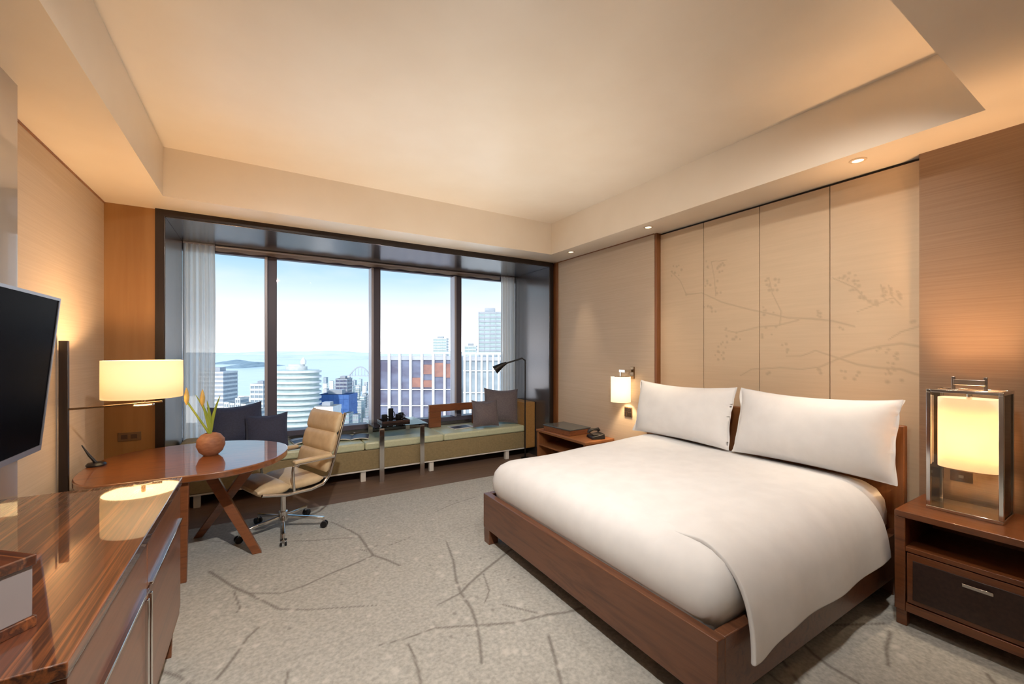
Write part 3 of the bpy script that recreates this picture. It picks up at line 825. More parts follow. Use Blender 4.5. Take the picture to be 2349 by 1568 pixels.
point_light('bedside_light', (lcx, lcy, 1.03), BEDSIDE_W, WARM, 0.06, bl)

# wall plates behind the lamp
for z, nm in ((0.775, 'dark outlet plate on the wall seen through the glass lamp'),):
    t = thing('outlet_plate', nm, 'outlet', (XR - 0.004, 0.70, z))
    bx(XR - 0.008, XR, 0.655, 0.745, z - 0.03, z + 0.03).build('cover', M['plate_dark'], t, bevel=0.002)
    bx(XR - 0.0095, XR - 0.007, 0.69, 0.71, z - 0.008, z + 0.008).build('socket', M['steel'], t)

# ------------------------------------------------------------------ far nightstand, sconce, phone
FX0, FX1, FY0, FY1, FZ = 3.03, 3.468, 3.45, 4.40, 0.50
fn = thing('nightstand', 'low brown wooden bedside table between bench arm and bed', 'nightstand', ((FX0 + FX1) / 2, (FY0 + FY1) / 2, 0), group='nightstands')
bx(FX0, FX1, FY0, FY1, FZ - 0.03, FZ).build('top', M['strip_wood'], fn, bevel=0.004)
for y in (FY0 + 0.01, FY1 - 0.045):
    bx(FX0 + 0.01, FX1, y, y + 0.035, 0.006, FZ - 0.03).build('side_panel', M['strip_wood'], fn, bevel=0.003)
bx(FX1 - 0.015, FX1, FY0 + 0.045, FY1 - 0.045, 0.05, FZ - 0.03).build('back_panel', M['brownwood'], fn)
bx(FX0 + 0.01, FX1 - 0.015, FY0 + 0.045, FY1 - 0.045, 0.30, 0.32).build('shelf', M['strip_wood'], fn, bevel=0.002)
bo = thing('leather_box', 'flat dark brown box with glossy lid on the far bedside table', 'box', (3.25, 4.05, FZ), R(4))
MB().box(-0.17, 0.17, -0.24, 0.24, 0, 0.06).build('tray_body', M['brownwood'], bo, bevel=0.004, local=True)
MB().box(-0.176, 0.176, -0.246, 0.246, 0.06, 0.075).build('lid', plain('glossy_box_lid', srgb(84, 86, 84), 0.15), bo, bevel=0.004, local=True)
ph = thing('telephone', 'small dark telephone on the far bedside table by the bed', 'telephone', (3.30, 3.58, FZ), R(-20))
MB().add([(-0.08, -0.09, 0), (0.08, -0.09, 0), (0.08, 0.09, 0), (-0.08, 0.09, 0), (-0.075, -0.085, 0.03), (0.075, -0.085, 0.06), (0.075, 0.085, 0.06), (-0.075, 0.085, 0.03)],
         [(3, 2, 1, 0), (4, 5, 6, 7), (0, 1, 5, 4), (1, 2, 6, 5), (2, 3, 7, 6), (3, 0, 4, 7)]).build('phone_body', M['black'], ph, bevel=0.006, local=True)
MB().tube([(-0.06, 0.06, 0.05), (-0.055, 0.06, 0.075), (0.0, 0.06, 0.088), (0.055, 0.06, 0.09), (0.065, 0.06, 0.07)], [0.02, 0.021, 0.012, 0.02, 0.021], 12).build('handset', M['black'], ph, local=True)
bx_k = MB().box(-0.05, 0.04, -0.06, 0.03, 0.045, 0.052); bx_k.build('keypad', M['steel'], ph, local=True, bevel=0.001)

SX, SY = 3.345, 3.235
sc_ = thing('wall_sconce', 'small white cylinder wall light beside the far pillow', 'wall lamp', (XR, SY, 1.1))
bx(XR - 0.018, XR, SY - 0.085, SY - 0.035, 1.20, 1.33).build('wall_plate', M['bronze'], sc_, bevel=0.003)
ar = MB(); ar.bar((XR - 0.018, SY - 0.06, 1.285), (SX, SY - 0.06, 1.285), 0.014, 0.03); ar.bar((SX, SY - 0.066, 1.285), (SX, SY + 0.02, 1.285), 0.014, 0.03); ar.bar((SX, SY, 1.28), (SX, SY, 1.22), 0.014, 0.014)
ar.build('arm', M['chrome'], sc_, bevel=0.002)
ss = MB(); ss.lathe([(0.105, 0.95), (0.105, 1.05), (0.105, 1.225)], (SX, SY, 0), 36, cap=False)
ss.build('shade', M['shade_sconce'], sc_, solid=0.003)
MB().lathe([(0.012, 1.225), (0.103, 1.225), (0.103, 1.229), (0.012, 1.229)], (SX, SY, 0), 24, closed=True).build('shade_ring', M['chrome'], sc_)
MB().lathe([(0.001, 1.02), (0.022, 1.03), (0.028, 1.06), (0.02, 1.11), (0.012, 1.14), (0.012, 1.225)], (SX, SY, 0), 14).build('bulb', emit('sconce_bulb_glow', (1, 0.85, 0.6, 1), 6), sc_)
point_light('sconce_light', (SX, SY, 1.10), SCONCE_W, (1.0, 0.72, 0.42), 0.04, sc_)
sw = thing('switch_plate', 'small bronze switch panel on the wall below the sconce', 'switch', (XR, 3.24, 0.83))
bx(XR - 0.008, XR, 3.185, 3.295, 0.775, 0.885).build('cover', M['plate'], sw, bevel=0.002)
for k in range(2):
    for j in range(3):
        bx(XR - 0.012, XR - 0.007, 3.193 + 0.033 * j, 3.221 + 0.033 * j, 0.783 + 0.049 * k, 0.826 + 0.049 * k).build('switch_key', M['bronze'], sw, bevel=0.001)

# ------------------------------------------------------------------ console cabinet under the television
KX0, KX1, KY0, KY1, KZ = XN + 0.004, -0.335, 1.187, 2.63, 0.87
con = thing('console_cabinet', 'glossy striped wood console cabinet with drawers below the television', 'cabinet', ((KX0 + KX1) / 2, (KY0 + KY1) / 2, 0))
bx(KX0, KX1, KY0, KY1, KZ - 0.035, KZ).build('top', M['zebra'], con, bevel=0.003)
bx(KX0, KX1 - 0.03, KY0 + 0.006, KY1 - 0.006, 0.20, KZ - 0.035).build('body', M['brownwood'], con, bevel=0.003)
bx(KX0 + 0.03, KX1 - 0.012, KY0 + 0.0, KY1 - 0.0, 0.19, 0.225).build('bottom_rail', M['brownwood'], con, bevel=0.002)
nd = 2
for k in range(nd):
    y0 = KY0 + 0.012 + (KY1 - KY0 - 0.024) * k / nd + 0.004; y1 = KY0 + 0.012 + (KY1 - KY0 - 0.024) * (k + 1) / nd - 0.004
    d1 = bx(KX1 - 0.03, KX1 - 0.006, y0, y1, 0.665, KZ - 0.043).build('drawer', M['zebra_front'], con, bevel=0.003)
    bx(KX1 - 0.008, KX1 + 0.006, y0 + 0.02, y1 - 0.02, 0.668, 0.678).build('handle', M['chrome'], d1, bevel=0.002)
    d2 = bx(KX1 - 0.03, KX1 - 0.006, y0, y1, 0.232, 0.655).build('door', M['zebra_front'], con, bevel=0.003)
    yh = y1 - 0.03 if k == 0 else y0 + 0.012
    bx(KX1 - 0.008, KX1 + 0.004, yh, yh + 0.02, 0.25, 0.64).build('handle', M['chrome'], d2, bevel=0.002)
for y in (KY0 + 0.02, KY1 - 0.05):
    for x in (KX0 + 0.05, KX1 - 0.05):
        MB().add([(x - 0.018, y, 0.2), (x + 0.018, y, 0.2), (x + 0.018, y + 0.036, 0.2), (x - 0.018, y + 0.036, 0.2), (x - 0.010, y + 0.008, 0.006), (x + 0.012, y + 0.008, 0.006), (x + 0.012, y + 0.03, 0.006), (x - 0.010, y + 0.03, 0.006)],
                 [(0, 1, 2, 3), (7, 6, 5, 4), (0, 4, 5, 1), (1, 5, 6, 2), (2, 6, 7, 3), (3, 7, 4, 0)]).build('leg', M['brownwood'], con)
# box on the console
gb = thing('storage_box', 'wood edged box with grey sides at the console front corner', 'box', (-0.545, 1.375, KZ), R(48))
MB().box(-0.15, 0.075, -0.075, 0.075, 0.0, 0.025).build('base', M['zebra'], gb, bevel=0.002, local=True)
MB().box(-0.145, 0.07, -0.07, 0.07, 0.025, 0.14).build('body', M['grey_panel'], gb, bevel=0.002, local=True)
MB().box(-0.15, 0.075, -0.075, 0.075, 0.14, 0.165).build('lid', M['zebra'], gb, bevel=0.003, local=True)

# television, tilted down on a wall bracket
tv = thing('television', 'black flat television tilted forward on the near left wall', 'television', (XN, 1.95, 1.05))
TY_0, TY_1 = 1.38, 2.52
pt, pb = Vector((-0.735, 0, 1.725)), Vector((-0.795, 0, 1.085))
def tvslab(mb, y0, y1, a0, a1, d0, d1):
    """slab on the tilted screen plane: a along the height (0 bottom, 1 top), d depth out of the screen"""
    n_ = Vector((pt.z - pb.z, 0, -(pt.x - pb.x))).normalized()
    c = []
    for d in (d0, d1):
        for a, y in ((a0, y0), (a0, y1), (a1, y1), (a1, y0)):
            q = pb + (pt - pb) * a + n_ * d; c.append((q.x, y, q.z))
    return mb.add(c, [(3, 2, 1, 0), (4, 5, 6, 7), (0, 1, 5, 4), (1, 2, 6, 5), (2, 3, 7, 6), (3, 0, 4, 7)])
tvslab(MB(), TY_0, TY_1, 0.0, 1.0, -0.045, -0.004).build('casing', M['black'], tv, bevel=0.004)
tvslab(MB(), TY_0 + 0.012, TY_1 - 0.012, 0.035, 0.982, -0.004, 0.001).build('screen', M['screen'], tv)
bz = MB(); tvslab(bz, TY_0, TY_1, 0.0, 0.035, -0.004, 0.004); tvslab(bz, TY_0, TY_1, 0.982, 1.0, -0.004, 0.004)
tvslab(bz, TY_0, TY_0 + 0.012, 0.035, 0.982, -0.004, 0.004); tvslab(bz, TY_1 - 0.012, TY_1, 0.035, 0.982, -0.004, 0.004)
bz.build('bezel', M['bezel'], tv)
bk = MB(); bk.box(XN + 0.002, XN + 0.02, 1.8, 2.1, 1.25, 1.55); bk.bar((XN + 0.01, 1.88, 1.4), (-0.80, 1.88, 1.4), 0.03, 0.05); bk.bar((XN + 0.01, 2.02, 1.4), (-0.80, 2.02, 1.4), 0.03, 0.05)
bk.build('wall_bracket', M['black'], tv)

# ------------------------------------------------------------------ desk
DZ = 0.71
outline = [(-0.80, 3.335), (-0.424, 3.312), (-0.171, 3.33), (0.03, 3.46), (0.145, 3.65), (0.19, 3.86), (0.17, 4.06), (0.05, 4.25), (-0.12, 4.38), (-0.33, 4.455), (-0.56, 4.45), (-0.80, 4.37), (-0.95, 4.22), (-1.01, 4.0), (-1.018, 3.76), (-0.985, 3.55), (-0.91, 3.40)]
def smooth_closed(pts, k=6):
    n = len(pts); out = []
    for i in range(n):
        p0, p1, p2, p3 = [Vector(pts[(i + j) % n]) for j in (-1, 0, 1, 2)]
        for s_ in range(k):
            t = s_ / k
            q = 0.5 * ((2 * p1) + (p2 - p0) * t + (2 * p0 - 5 * p1 + 4 * p2 - p3) * t * t + (3 * p1 - p0 - 3 * p2 + p3) * t ** 3)
            out.append((q.x, q.y))
    return out
dsk = thing('writing_desk', 'oval brown wooden desk with crossed legs beside the window bench', 'desk', (-0.42, 3.9, 0))
MB().prism(smooth_closed(outline), DZ - 0.045, DZ).build('top', M['deskwood'], dsk, bevel=0.008, seg=3)
ap = MB(); ap.bar((-0.86, 3.46, DZ - 0.065), (-0.05, 3.62, DZ - 0.065), 0.03, 0.04); ap.bar((-0.86, 3.46, DZ - 0.065), (-0.80, 4.28, DZ - 0.065), 0.03, 0.04)
ap.build('apron', M['brownwood'], dsk, bevel=0.003)
def leg_bar(p0, p1, w0, w1):
    mb = MB()
    rings = []
    for p, w in ((p0, w0), (p1, w1)):
        rings.append([(p[0] - w / 2, p[1] - w * 0.4, p[2]), (p[0] + w / 2, p[1] - w * 0.4, p[2]), (p[0] + w / 2, p[1] + w * 0.4, p[2]), (p[0] - w / 2, p[1] + w * 0.4, p[2])])
    return mb.loft(rings, True, True)
leg_bar((-0.432, 3.395, 0.006), (-0.432, 3.375, DZ - 0.045), 0.045, 0.075).build('leg', M['brownwood'], dsk, bevel=0.004)
leg_bar((-0.022, 3.61, 0.006), (-0.36, 3.80, DZ - 0.045), 0.06, 0.08).build('leg', M['brownwood'], dsk, bevel=0.004)
leg_bar((-0.43, 4.16, 0.006), (-0.055, 3.60, DZ - 0.045), 0.06, 0.08).build('leg', M['brownwood'], dsk, bevel=0.004)
leg_bar((-0.92, 3.95, 0.006), (-0.90, 3.95, DZ - 0.045), 0.05, 0.07).build('leg', M['brownwood'], dsk, bevel=0.004)

# drum lamp on a tall post
DL = Vector((-0.685, 3.726))
dl = thing('drum_lamp', 'cream drum shade lamp on an arm from a tall dark post above the desk', 'lamp', (-1.055, 3.70, 0))
bx(-1.078, -1.036, 3.672, 3.700, 0.006, 1.565).build('post', M['dark_trim'], dl, bevel=0.002)
arm = MB(); arm.bar((-1.05, 3.690, 1.132), (DL.x + 0.10, DL.y, 1.150), 0.020, 0.012); arm.tube([(DL.x, DL.y, 1.14), (DL.x, DL.y, 1.20)], 0.012, 12)
arm.build('arm', M['bronze'], dl, bevel=0.002)
MB().lathe([(0.001, 1.128), (0.055, 1.128), (0.058, 1.134), (0.055, 1.141), (0.001, 1.141)], (DL.x, DL.y, 0), 28).build('hub', M['chrome'], dl)
dsd = MB(); dsd.lathe([(0.213, 1.185), (0.214, 1.3), (0.213, 1.437)], (DL.x, DL.y, 0), 64, cap=False)
dsd.build('shade', M['shade_drum'], dl, solid=0.003)
MB().lathe([(0.05, 1.19), (0.211, 1.19), (0.211, 1.194), (0.05, 1.194)], (DL.x, DL.y, 0), 48, closed=True).build('diffuser', M['diffuser'], dl)
MB().lathe([(0.001, 1.24), (0.03, 1.25), (0.036, 1.29), (0.024, 1.33), (0.012, 1.2)], (DL.x, DL.y, 0), 14, cap=False).build('bulb', emit('drum_bulb_glow', (1, 0.8, 0.5, 1), 6), dl)
point_light('drum_light', (DL.x, DL.y, 1.33), DRUM_W, (1.0, 0.65, 0.35), 0.05, dl)

# plant in a round pot
pl_ = thing('potted_plant', 'round terracotta bulb pot with green leaves and cream buds on the desk', 'plant', (-0.325, 3.89, DZ))
MB().lathe([(0.001, 0.0), (0.045, 0.0), (0.075, 0.03), (0.092, 0.075), (0.088, 0.12), (0.062, 0.155), (0.035, 0.168), (0.030, 0.160), (0.001, 0.150)], (0, 0, 0), 32, cap=False).build('pot', M['terracotta'], pl_, local=True)
def blade(pts, ws, mat, nm):
    mb = MB(); L_, R_ = [], []
    rings = []
    for i, (p, w) in enumerate(zip(pts, ws)):
        p = Vector(p); rings.append([p + Vector((-w, 0.25 * w, 0)), p + Vector((0, -0.25 * w, 0.0)), p + Vector((w, 0.25 * w, 0)), p + Vector((0, 0.45 * w, 0))])
    mb.loft(rings, True, True); return mb.build(nm, mat, pl_, local=True, sub=1)
for dx, dy, hgt, cv_ in ((-0.10, 0.0, 0.36, -0.05), (0.06, 0.03, 0.34, 0.05), (-0.03, 0.05, 0.30, -0.02)):
    blade([(dx * t * t + 0.0, dy * t, 0.15 + hgt * 0.9 * t) for t in (0, .25, .5, .75, 1)], [0.010, 0.016, 0.016, 0.011, 0.002], M['leaf'], 'leaf')
for dx, hgt in ((-0.145, 0.375), (-0.05, 0.35)):
    st = MB().tube([(dx * t, -0.01, 0.15 + hgt * 0.72 * t) for t in (0, .3, .6, 1)], [0.009, 0.008, 0.007, 0.006], 8).build('stem', M['leaf'], pl_, local=True)
    MB().lathe([(0.003, -0.03), (0.014, 0.0), (0.017, 0.035), (0.010, 0.075), (0.002, 0.10)], (dx, -0.01, 0.15 + hgt * 0.72), 10).build('bud', M['petal'], pl_, local=True)
pn = thing('pen_holder', 'small black desk pen stand with slanted pen near the lamp post', 'pen holder', (-0.97, 3.93, DZ))
MB().lathe([(0.001, 0), (0.05, 0), (0.054, 0.010), (0.045, 0.022), (0.001, 0.026)], (0, 0, 0), 24).build('base', M['black'], pn, local=True)
MB().tube([(0.0, 0.0, 0.02), (-0.035, 0.0, 0.075), (-0.072, 0.0, 0.15)], [0.009, 0.008, 0.003], 10).build('pen', M['black'], pn, local=True)
op = thing('outlet_plate', 'brown socket plate on the brown wall just above the desk', 'outlet', (-0.93, YF, 0.80))
bx(-1.005, -0.86, YF - 0.008, YF, 0.755, 0.825).build('cover', M['plate'], op, bevel=0.002)
for k in range(2): bx(-0.985 + 0.06 * k, -0.945 + 0.06 * k, YF - 0.010, YF - 0.007, 0.772, 0.808).build('socket', M['plate_dark'], op)

# ------------------------------------------------------------------ office chair
ch = thing('office_chair', 'tan leather office chair with chrome frame and castors at the desk', 'chair', (0.16, 3.95, 0.006), R(180 + 22))
# local: +x is where the sitter faces
cb = MB()
for k in range(5):
    a = R(72 * k + 66)
    d = Vector((math.cos(a), math.sin(a), 0))
    bl_ = MB().bar(d * 0.03 + Vector((0, 0, 0.115)), d * 0.315 + Vector((0, 0, 0.078)), 0.026, 0.024).build('base_arm', M['chrome'], ch, bevel=0.006, local=True)
    p = d * 0.315
    t_ = Vector((-d.y, d.x, 0))
    MB().tube([p + Vector((0, 0, 0.09)), p + Vector((0, 0, 0.045))], 0.009, 8).build('castor_stem', M['chrome'], bl_, local=True)
    for s_ in (-1, 1):
        q = p + t_ * 0.016 * s_ + d * 0.006
        MB().tube([q - t_ * 0.007 + Vector((0, 0, 0.027)), q + t_ * 0.007 + Vector((0, 0, 0.027))], 0.027, 16).build('castor_wheel', M['black'], bl_, local=True)
MB().tube([(0, 0, 0.09), (0, 0, 0.16), (0, 0, 0.161), (0, 0, 0.36)], [0.035, 0.035, 0.022, 0.022], 16).build('column', M['chrome'], ch, local=True)
MB().box(-0.11, 0.11, -0.10, 0.10, 0.335, 0.365).build('seat_plate', M['black'], ch, bevel=0.006, local=True)
SWD = 0.25
def pad(name, x0, z0, x1, z1, w, t, mat=M['chair_leather'], segs=1):
    """padded slab between two profile points, rounded"""
    d = Vector((x1 - x0, 0, z1 - z0)); L = d.length; d.normalize(); nrm = Vector((-d.z, 0, d.x))
    mb = MB(); rings = []
    n = 28
    for i in range(9):
        s_ = i / 8
        e_ = (1 - abs(2 * s_ - 1) ** 4) ** 0.5 if 0 < s_ < 1 else 0.25
        c = Vector((x0, 0, z0)) + d * L * s_
        ring = []
        for k in range(n):
            a = 2 * math.pi * k / n
            ca, sa = math.cos(a), math.sin(a)
            yy = math.copysign(abs(ca) ** 0.35, ca) * w * (0.93 + 0.07 * e_); tt = math.copysign(abs(sa) ** 0.6, sa) * t / 2 * max(e_, 0.25)
            ring.append(c + Vector((0, yy, 0)) + nrm * tt)
        rings.append(ring)
    mb.loft(rings, True, True)
    return mb.build(name, mat, ch, local=True)
pad('seat_cushion', -0.22, 0.425, 0.06, 0.42, SWD, 0.085)
pad('seat_cushion', 0.05, 0.42, 0.29, 0.43, SWD, 0.10)
for (a0, c0, a1, c1) in ((-0.245, 0.47, -0.29, 0.63), (-0.29, 0.625, -0.335, 0.79), (-0.335, 0.785, -0.385, 0.955)):
    pad('back_cushion', a0, c0, a1, c1, SWD, 0.075)
for s_ in (-1, 1):
    y = s_ * (SWD + 0.012)
    MB().tube([(0.27, y, 0.415), (0.10, y, 0.375), (-0.10, y, 0.368), (-0.20, y, 0.385), (-0.255, y, 0.44), (-0.30, y, 0.58), (-0.35, y, 0.76), (-0.405, y, 0.955)], [0.013] * 8, 10).build('side_frame', M['chrome'], ch, local=True)
    ya = s_ * (SWD + 0.035)
    am = MB(); am.tube([(-0.29, ya, 0.60), (-0.15, ya, 0.60), (0.02, ya, 0.60), (0.05, ya, 0.585), (0.055, ya, 0.55), (0.045, ya, 0.39)], 0.011, 10); 
    ao = am.build('arm_frame', M['chrome'], ch, local=True)
    MB().box(-0.26, 0.05, ya - 0.028, ya + 0.028, 0.605, 0.632).build('arm_pad', M['chair_leather'], ao, bevel=0.011, seg=3, local=True)
MB().bar((-0.395, -0.26, 0.93), (-0.395, 0.26, 0.93), 0.014, 0.03).build('back_brace', M['chrome'], ch, bevel=0.004, local=True)

# ------------------------------------------------------------------ window bench and what is on it
WX0, WX1, WY0, WY1 = -0.69, 3.20, 4.93, 5.545
bench = thing('window_bench', 'long olive upholstered bench running under the window', 'bench', (1.25, 5.24, 0))
bx(WX0, WX1, WY0, WY1, 0.135, 0.36).build('body', M['bench'], bench, bevel=0.008)
segs = [(WX0, 1.02), (1.02, 1.98), (1.98, WX1)]
for a, b in segs:
    bx(a + 0.002, b - 0.002, WY0 - 0.01, WY1, 0.362, 0.452).build('seat_cushion', M['bench_top_lit'], bench, bevel=0.022, seg=3)
bx(WX0, WX1, WY0 + 0.002, WY1 - 0.1, 0.118, 0.135).build('base_rail', M['white_metal'], bench, bevel=0.003)
for x in (-0.55, 0.30, 0.98, 1.80, 2.9):
    for y in (WY0 + 0.02, WY1 - 0.16):
        bx(x, x + 0.055, y, y + 0.05, 0.0, 0.118).build('leg', M['white_metal'], bench, bevel=0.003)
bx(3.205, 3.375, WY0 - 0.01, 5.44, 0.12, 0.775).build('armrest', M['armblock'], bench, bevel=0.012, seg=3)
bx(-0.69, -0.46, 5.10, 5.43, 0.456, 0.60).build('bolster', M['bench'], bench, bevel=0.05, seg=4)
bf = MB(); bf.box(1.96, 3.19, 5.40, 5.45, 0.665, 0.765)
bf.box(1.96, 2.13, 5.40, 5.45, 0.456, 0.665); bf.box(2.62, 2.68, 5.40, 5.45, 0.456, 0.665)
bf.build('back_rest', M['brownwood'], bench, bevel=0.004)
def cushion(label, mat, w, h, t, loc, rz, tilt, seed, roll=0, grp=None):
    return place_pillow('throw_cushion', label, 'cushion', mat, w, h, t, loc, rz, tilt, roll, seed, 0, 0.02, grp)
cushion('large navy cushion at the back of the bench behind the plant', M['navy'], 0.50, 0.47, 0.16, (-0.20, 5.34, 0.47), R(4), R(-16), 11, R(-4), 'navy cushions on the bench')
cushion('small navy cushion leaning in front of the large one by the chair', M['navy'], 0.40, 0.37, 0.14, (0.06, 5.13, 0.47), R(-6), R(-14), 12, R(-2), 'navy cushions on the bench')
cushion('large grey cushion against the bench arm under the reading lamp', M['greycloth'], 0.50, 0.50, 0.17, (2.93, 5.14, 0.475), R(-20), R(-14), 13, R(3), 'grey cushions on the bench')
cushion('small grey cushion in front of the large grey one', M['greycloth'], 0.37, 0.37, 0.14, (2.62, 4.99, 0.475), R(-10), R(-14), 14, 0, 'grey cushions on the bench')
# reading lamp on a thin pole
rl = thing('reading_lamp', 'thin black reading lamp on a pole beside the bench arm', 'lamp', (3.17, 4.87, 0))
MB().lathe([(0.001, 0), (0.06, 0), (0.06, 0.012), (0.001, 0.016)], (3.17, 4.87, 0), 24).build('foot', M['black'], rl)
MB().tube([(3.17, 4.87, 0.01), (3.17, 4.87, 1.38)], 0.009, 10).build('pole', M['black'], rl)
MB().tube([(3.17, 4.87, 1.37), (3.14, 4.90, 1.40), (2.93, 5.02, 1.325)], 0.012, 10).build('arm', M['black'], rl)
hd = MB(); hd.tube([(2.95, 5.01, 1.335), (2.90, 5.03, 1.31), (2.80, 5.08, 1.235)], [0.018, 0.032, 0.062], 16)
hd.build('head', M['black'], rl)
# table that bridges the bench
ct = thing('bench_table', 'chrome legged glass table standing over the middle of the bench', 'table', (1.43, 5.1, 0))
for x in (1.165, 1.645):
    lm = MB(); lm.box(x, x + 0.055, 4.845, 4.857, 0.0, 0.60)
    lm.box(x, x + 0.055, 4.845, 5.44, 0.60, 0.612)
    lm.box(x, x + 0.055, 5.428, 5.44, 0.456, 0.60)
    lm.build('leg_frame', M['chrome'], ct, bevel=0.002)
bx(1.12, 1.75, 4.86, 5.46, 0.614, 0.622).build('glass_top', M['clear'], ct, bevel=0.002)
tr = thing('serving_tray', 'dark brown tray on the glass bench table', 'tray', (1.42, 5.20, 0.622))
MB().box(-0.17, 0.17, -0.13, 0.13, 0, 0.006).build('bottom', M['leather_dark'], tr, local=True, bevel=0.002)
for a in ((-0.17, 0.17, -0.13, -0.122), (-0.17, 0.17, 0.122, 0.13), (-0.17, -0.162, -0.122, 0.122), (0.162, 0.17, -0.122, 0.122)):
    MB().box(*a, 0.006, 0.028).build('rim', M['leather_dark'], tr, local=True, bevel=0.002)
def cup(label, x, y, h, r, mat):
    t = thing('dark_cup', label, 'cup', (x, y, 0.628), group='cups on the tray')
    MB().lathe([(0.001, 0), (r * 0.8, 0), (r, 0.02), (r, h), (r * 0.9, h), (r * 0.88, 0.02), (0.001, 0.012)], (0, 0, 0), 20, cap=False).build('bowl', mat, t, local=True)
    hp = [(r + 0.012 * math.sin(math.pi * k / 6) * 1.6, 0, h * 0.25 + h * 0.5 * k / 6) for k in range(7)]
    MB().tube(hp, 0.005, 8).build('handle', mat, t, local=True)
cup('black cup on the tray, leftmost of the four', 1.31, 5.20, 0.085, 0.038, M['black'])
cup('tall black cup on the tray, second from the chair', 1.40, 5.25, 0.15, 0.032, M['black'])
cup('black cup on the tray between tall cup and armrest', 1.475, 5.17, 0.085, 0.038, M['black'])
cup('black cup at the tray corner nearest the wooden backrest', 1.525, 5.235, 0.09, 0.034, M['black'])
for i, (x, y, rz, lab, m_) in enumerate(((0.50, 5.34, 8, 'open white magazine on the bench beside the office chair', M['paper']), (0.93, 5.24, -14, 'dark covered magazine on the bench between chair and glass table', M['print_dark']))):
    t = thing('magazine', lab, 'magazine', (x, y, 0.454), R(rz), 'magazines on the bench')
    MB().grid(lambda u, v: (-0.20 + 0.40 * u, -0.14 + 0.28 * v, 0.012 + 0.016 * abs(math.sin(math.pi * 2 * u)) ** 0.6), 21, 3).build('pages', M['paper'], t, solid=0.008, local=True)
    MB().grid(lambda u, v: (-0.195 + (0.19 if i == 0 else 0.39) * u, -0.13 + (0.16 if i == 0 else 0.26) * v, 0.0135 + 0.016 * abs(math.sin(math.pi * 2 * (0.0125 + (0.475 if i == 0 else 0.975) * u))) ** 0.6), 21, 3).build('cover_print', M['print_dark'], t, local=True)
pb_ = thing('side_magazine', 'magazine lying on the bench behind the grey cushions', 'magazine', (2.36, 5.24, 0.454), R(6), 'magazines on the bench')
MB().box(-0.16, 0.16, -0.11, 0.11, 0, 0.010).build('pages', M['paper'], pb_, local=True, bevel=0.002)
MB().box(-0.155, 0.10, -0.105, 0.06, 0.010, 0.0115).build('cover_print', M['print_dark'], pb_, local=True)

# ------------------------------------------------------------------ curtains and blind
def curtain(x0, x1, y, label, folds, seed):
    rg = random.Random(seed)
    ph_ = [rg.uniform(0, 6) for _ in range(3)]
    def f(u, v):
        x = x0 + (x1 - x0) * u
        yy = y + 0.022 * math.sin(2 * math.pi * folds * u + ph_[0] + 0.3 * math.sin(3 * v)) + 0.008 * math.sin(2 * math.pi * folds * 2.3 * u + ph_[1])
        return (x + 0.006 * math.sin(5 * v + ph_[2]) * u, yy, 0.47 + (2.635 - 0.47) * v)
    t = thing('sheer_curtain', label, 'curtain', ((x0 + x1) / 2, y, 0.47), group='sheer curtains')
    MB().grid(f, 60, 12).build('fabric', M['sheer'], t)
    bx(x0, x1, y - 0.012, y + 0.012, 2.632, 2.648).build('heading_track', M['mullion_light'], t)
curtain(-0.695, -0.425, 5.495, 'gathered sheer curtain at the window end beside the desk lamp', 5, 1)
curtain(3.14, 3.375, 5.495, 'gathered sheer curtain at the window end above the grey cushions', 4, 2)
rb = thing('roller_blind', 'rolled up brown blind with wavy hem along the window head', 'blind', (1.3, 5.5, 2.58))
MB().grid(lambda u, v: (-0.42 + 3.55 * u, 5.515 + 0.004 * math.sin(u * 40), 2.648 - (0.058 + 0.006 * math.sin(u * 3.55 * 24)) * (1 - v)), 160, 4).build('fabric', M['blind'], rb)
MB().tube([(-0.42, 5.515, 2.636), (3.13, 5.515, 2.636)], 0.012, 10).build('roller', M['mullion_light'], rb)

# ------------------------------------------------------------------ the city and bay outside
GZ = -95.0
M['sea'] = noisy('bay_water', srgb(198, 212, 222), srgb(212, 224, 232), (0.01, 0.03, 0.01), 0.28, 0.0, spec=0.5)
M['cityground'] = noisy('city_ground', srgb(150, 150, 150), srgb(196, 194, 190), (0.03, 0.03, 0.03), 0.9)
M['concrete'] = noisy('pale_concrete', srgb(214, 212, 208), srgb(198, 198, 196), (0.3, 0.3, 0.3), 0.8)
M['whitewall'] = noisy('white_render', srgb(232, 230, 228), srgb(220, 220, 220), (0.3, 0.3, 0.3), 0.8)
M['greywall'] = noisy('grey_render', srgb(176, 178, 184), srgb(160, 164, 172), (0.3, 0.3, 0.3), 0.8)
M['towerglass'] = noisy('tower_glass', srgb(128, 142, 154), srgb(150, 164, 174), (0.2, 0.2, 0.4), 0.25)
M['duskglass'] = noisy('facade_glass', srgb(78, 76, 100), srgb(108, 116, 142), (0.15, 0.15, 0.3), 0.2)
M['russetpanel'] = noisy('russet_panel', srgb(158, 112, 98), srgb(128, 92, 88), (0.5, 0.5, 0.5), 0.6)  # brown-red fill for some bays between the fins
M['bluewall'] = noisy('blue_cladding', srgb(66, 104, 168), srgb(84, 120, 180), (0.2, 0.2, 0.2), 0.6)
M['island'] = noisy('wooded_island_hazed', srgb(132, 150, 160), srgb(150, 166, 174), (0.02, 0.02, 0.02), 0.95)  # pale blue-grey stands in for distance haze over the woods
M['farland_hazed'] = noisy('far_shore_hazed', srgb(206, 212, 218), srgb(220, 225, 230), (0.004, 0.004, 0.01), 0.95)  # distance haze put into the shore's pale colour
M['greenglass'] = noisy('green_glass', srgb(160, 178, 178), srgb(178, 194, 192), (0.2, 0.2, 0.4), 0.3)
fwd = Vector((math.sin(YAW), math.cos(YAW), 0)); rgt = Vector((math.cos(YAW), -math.sin(YAW), 0))
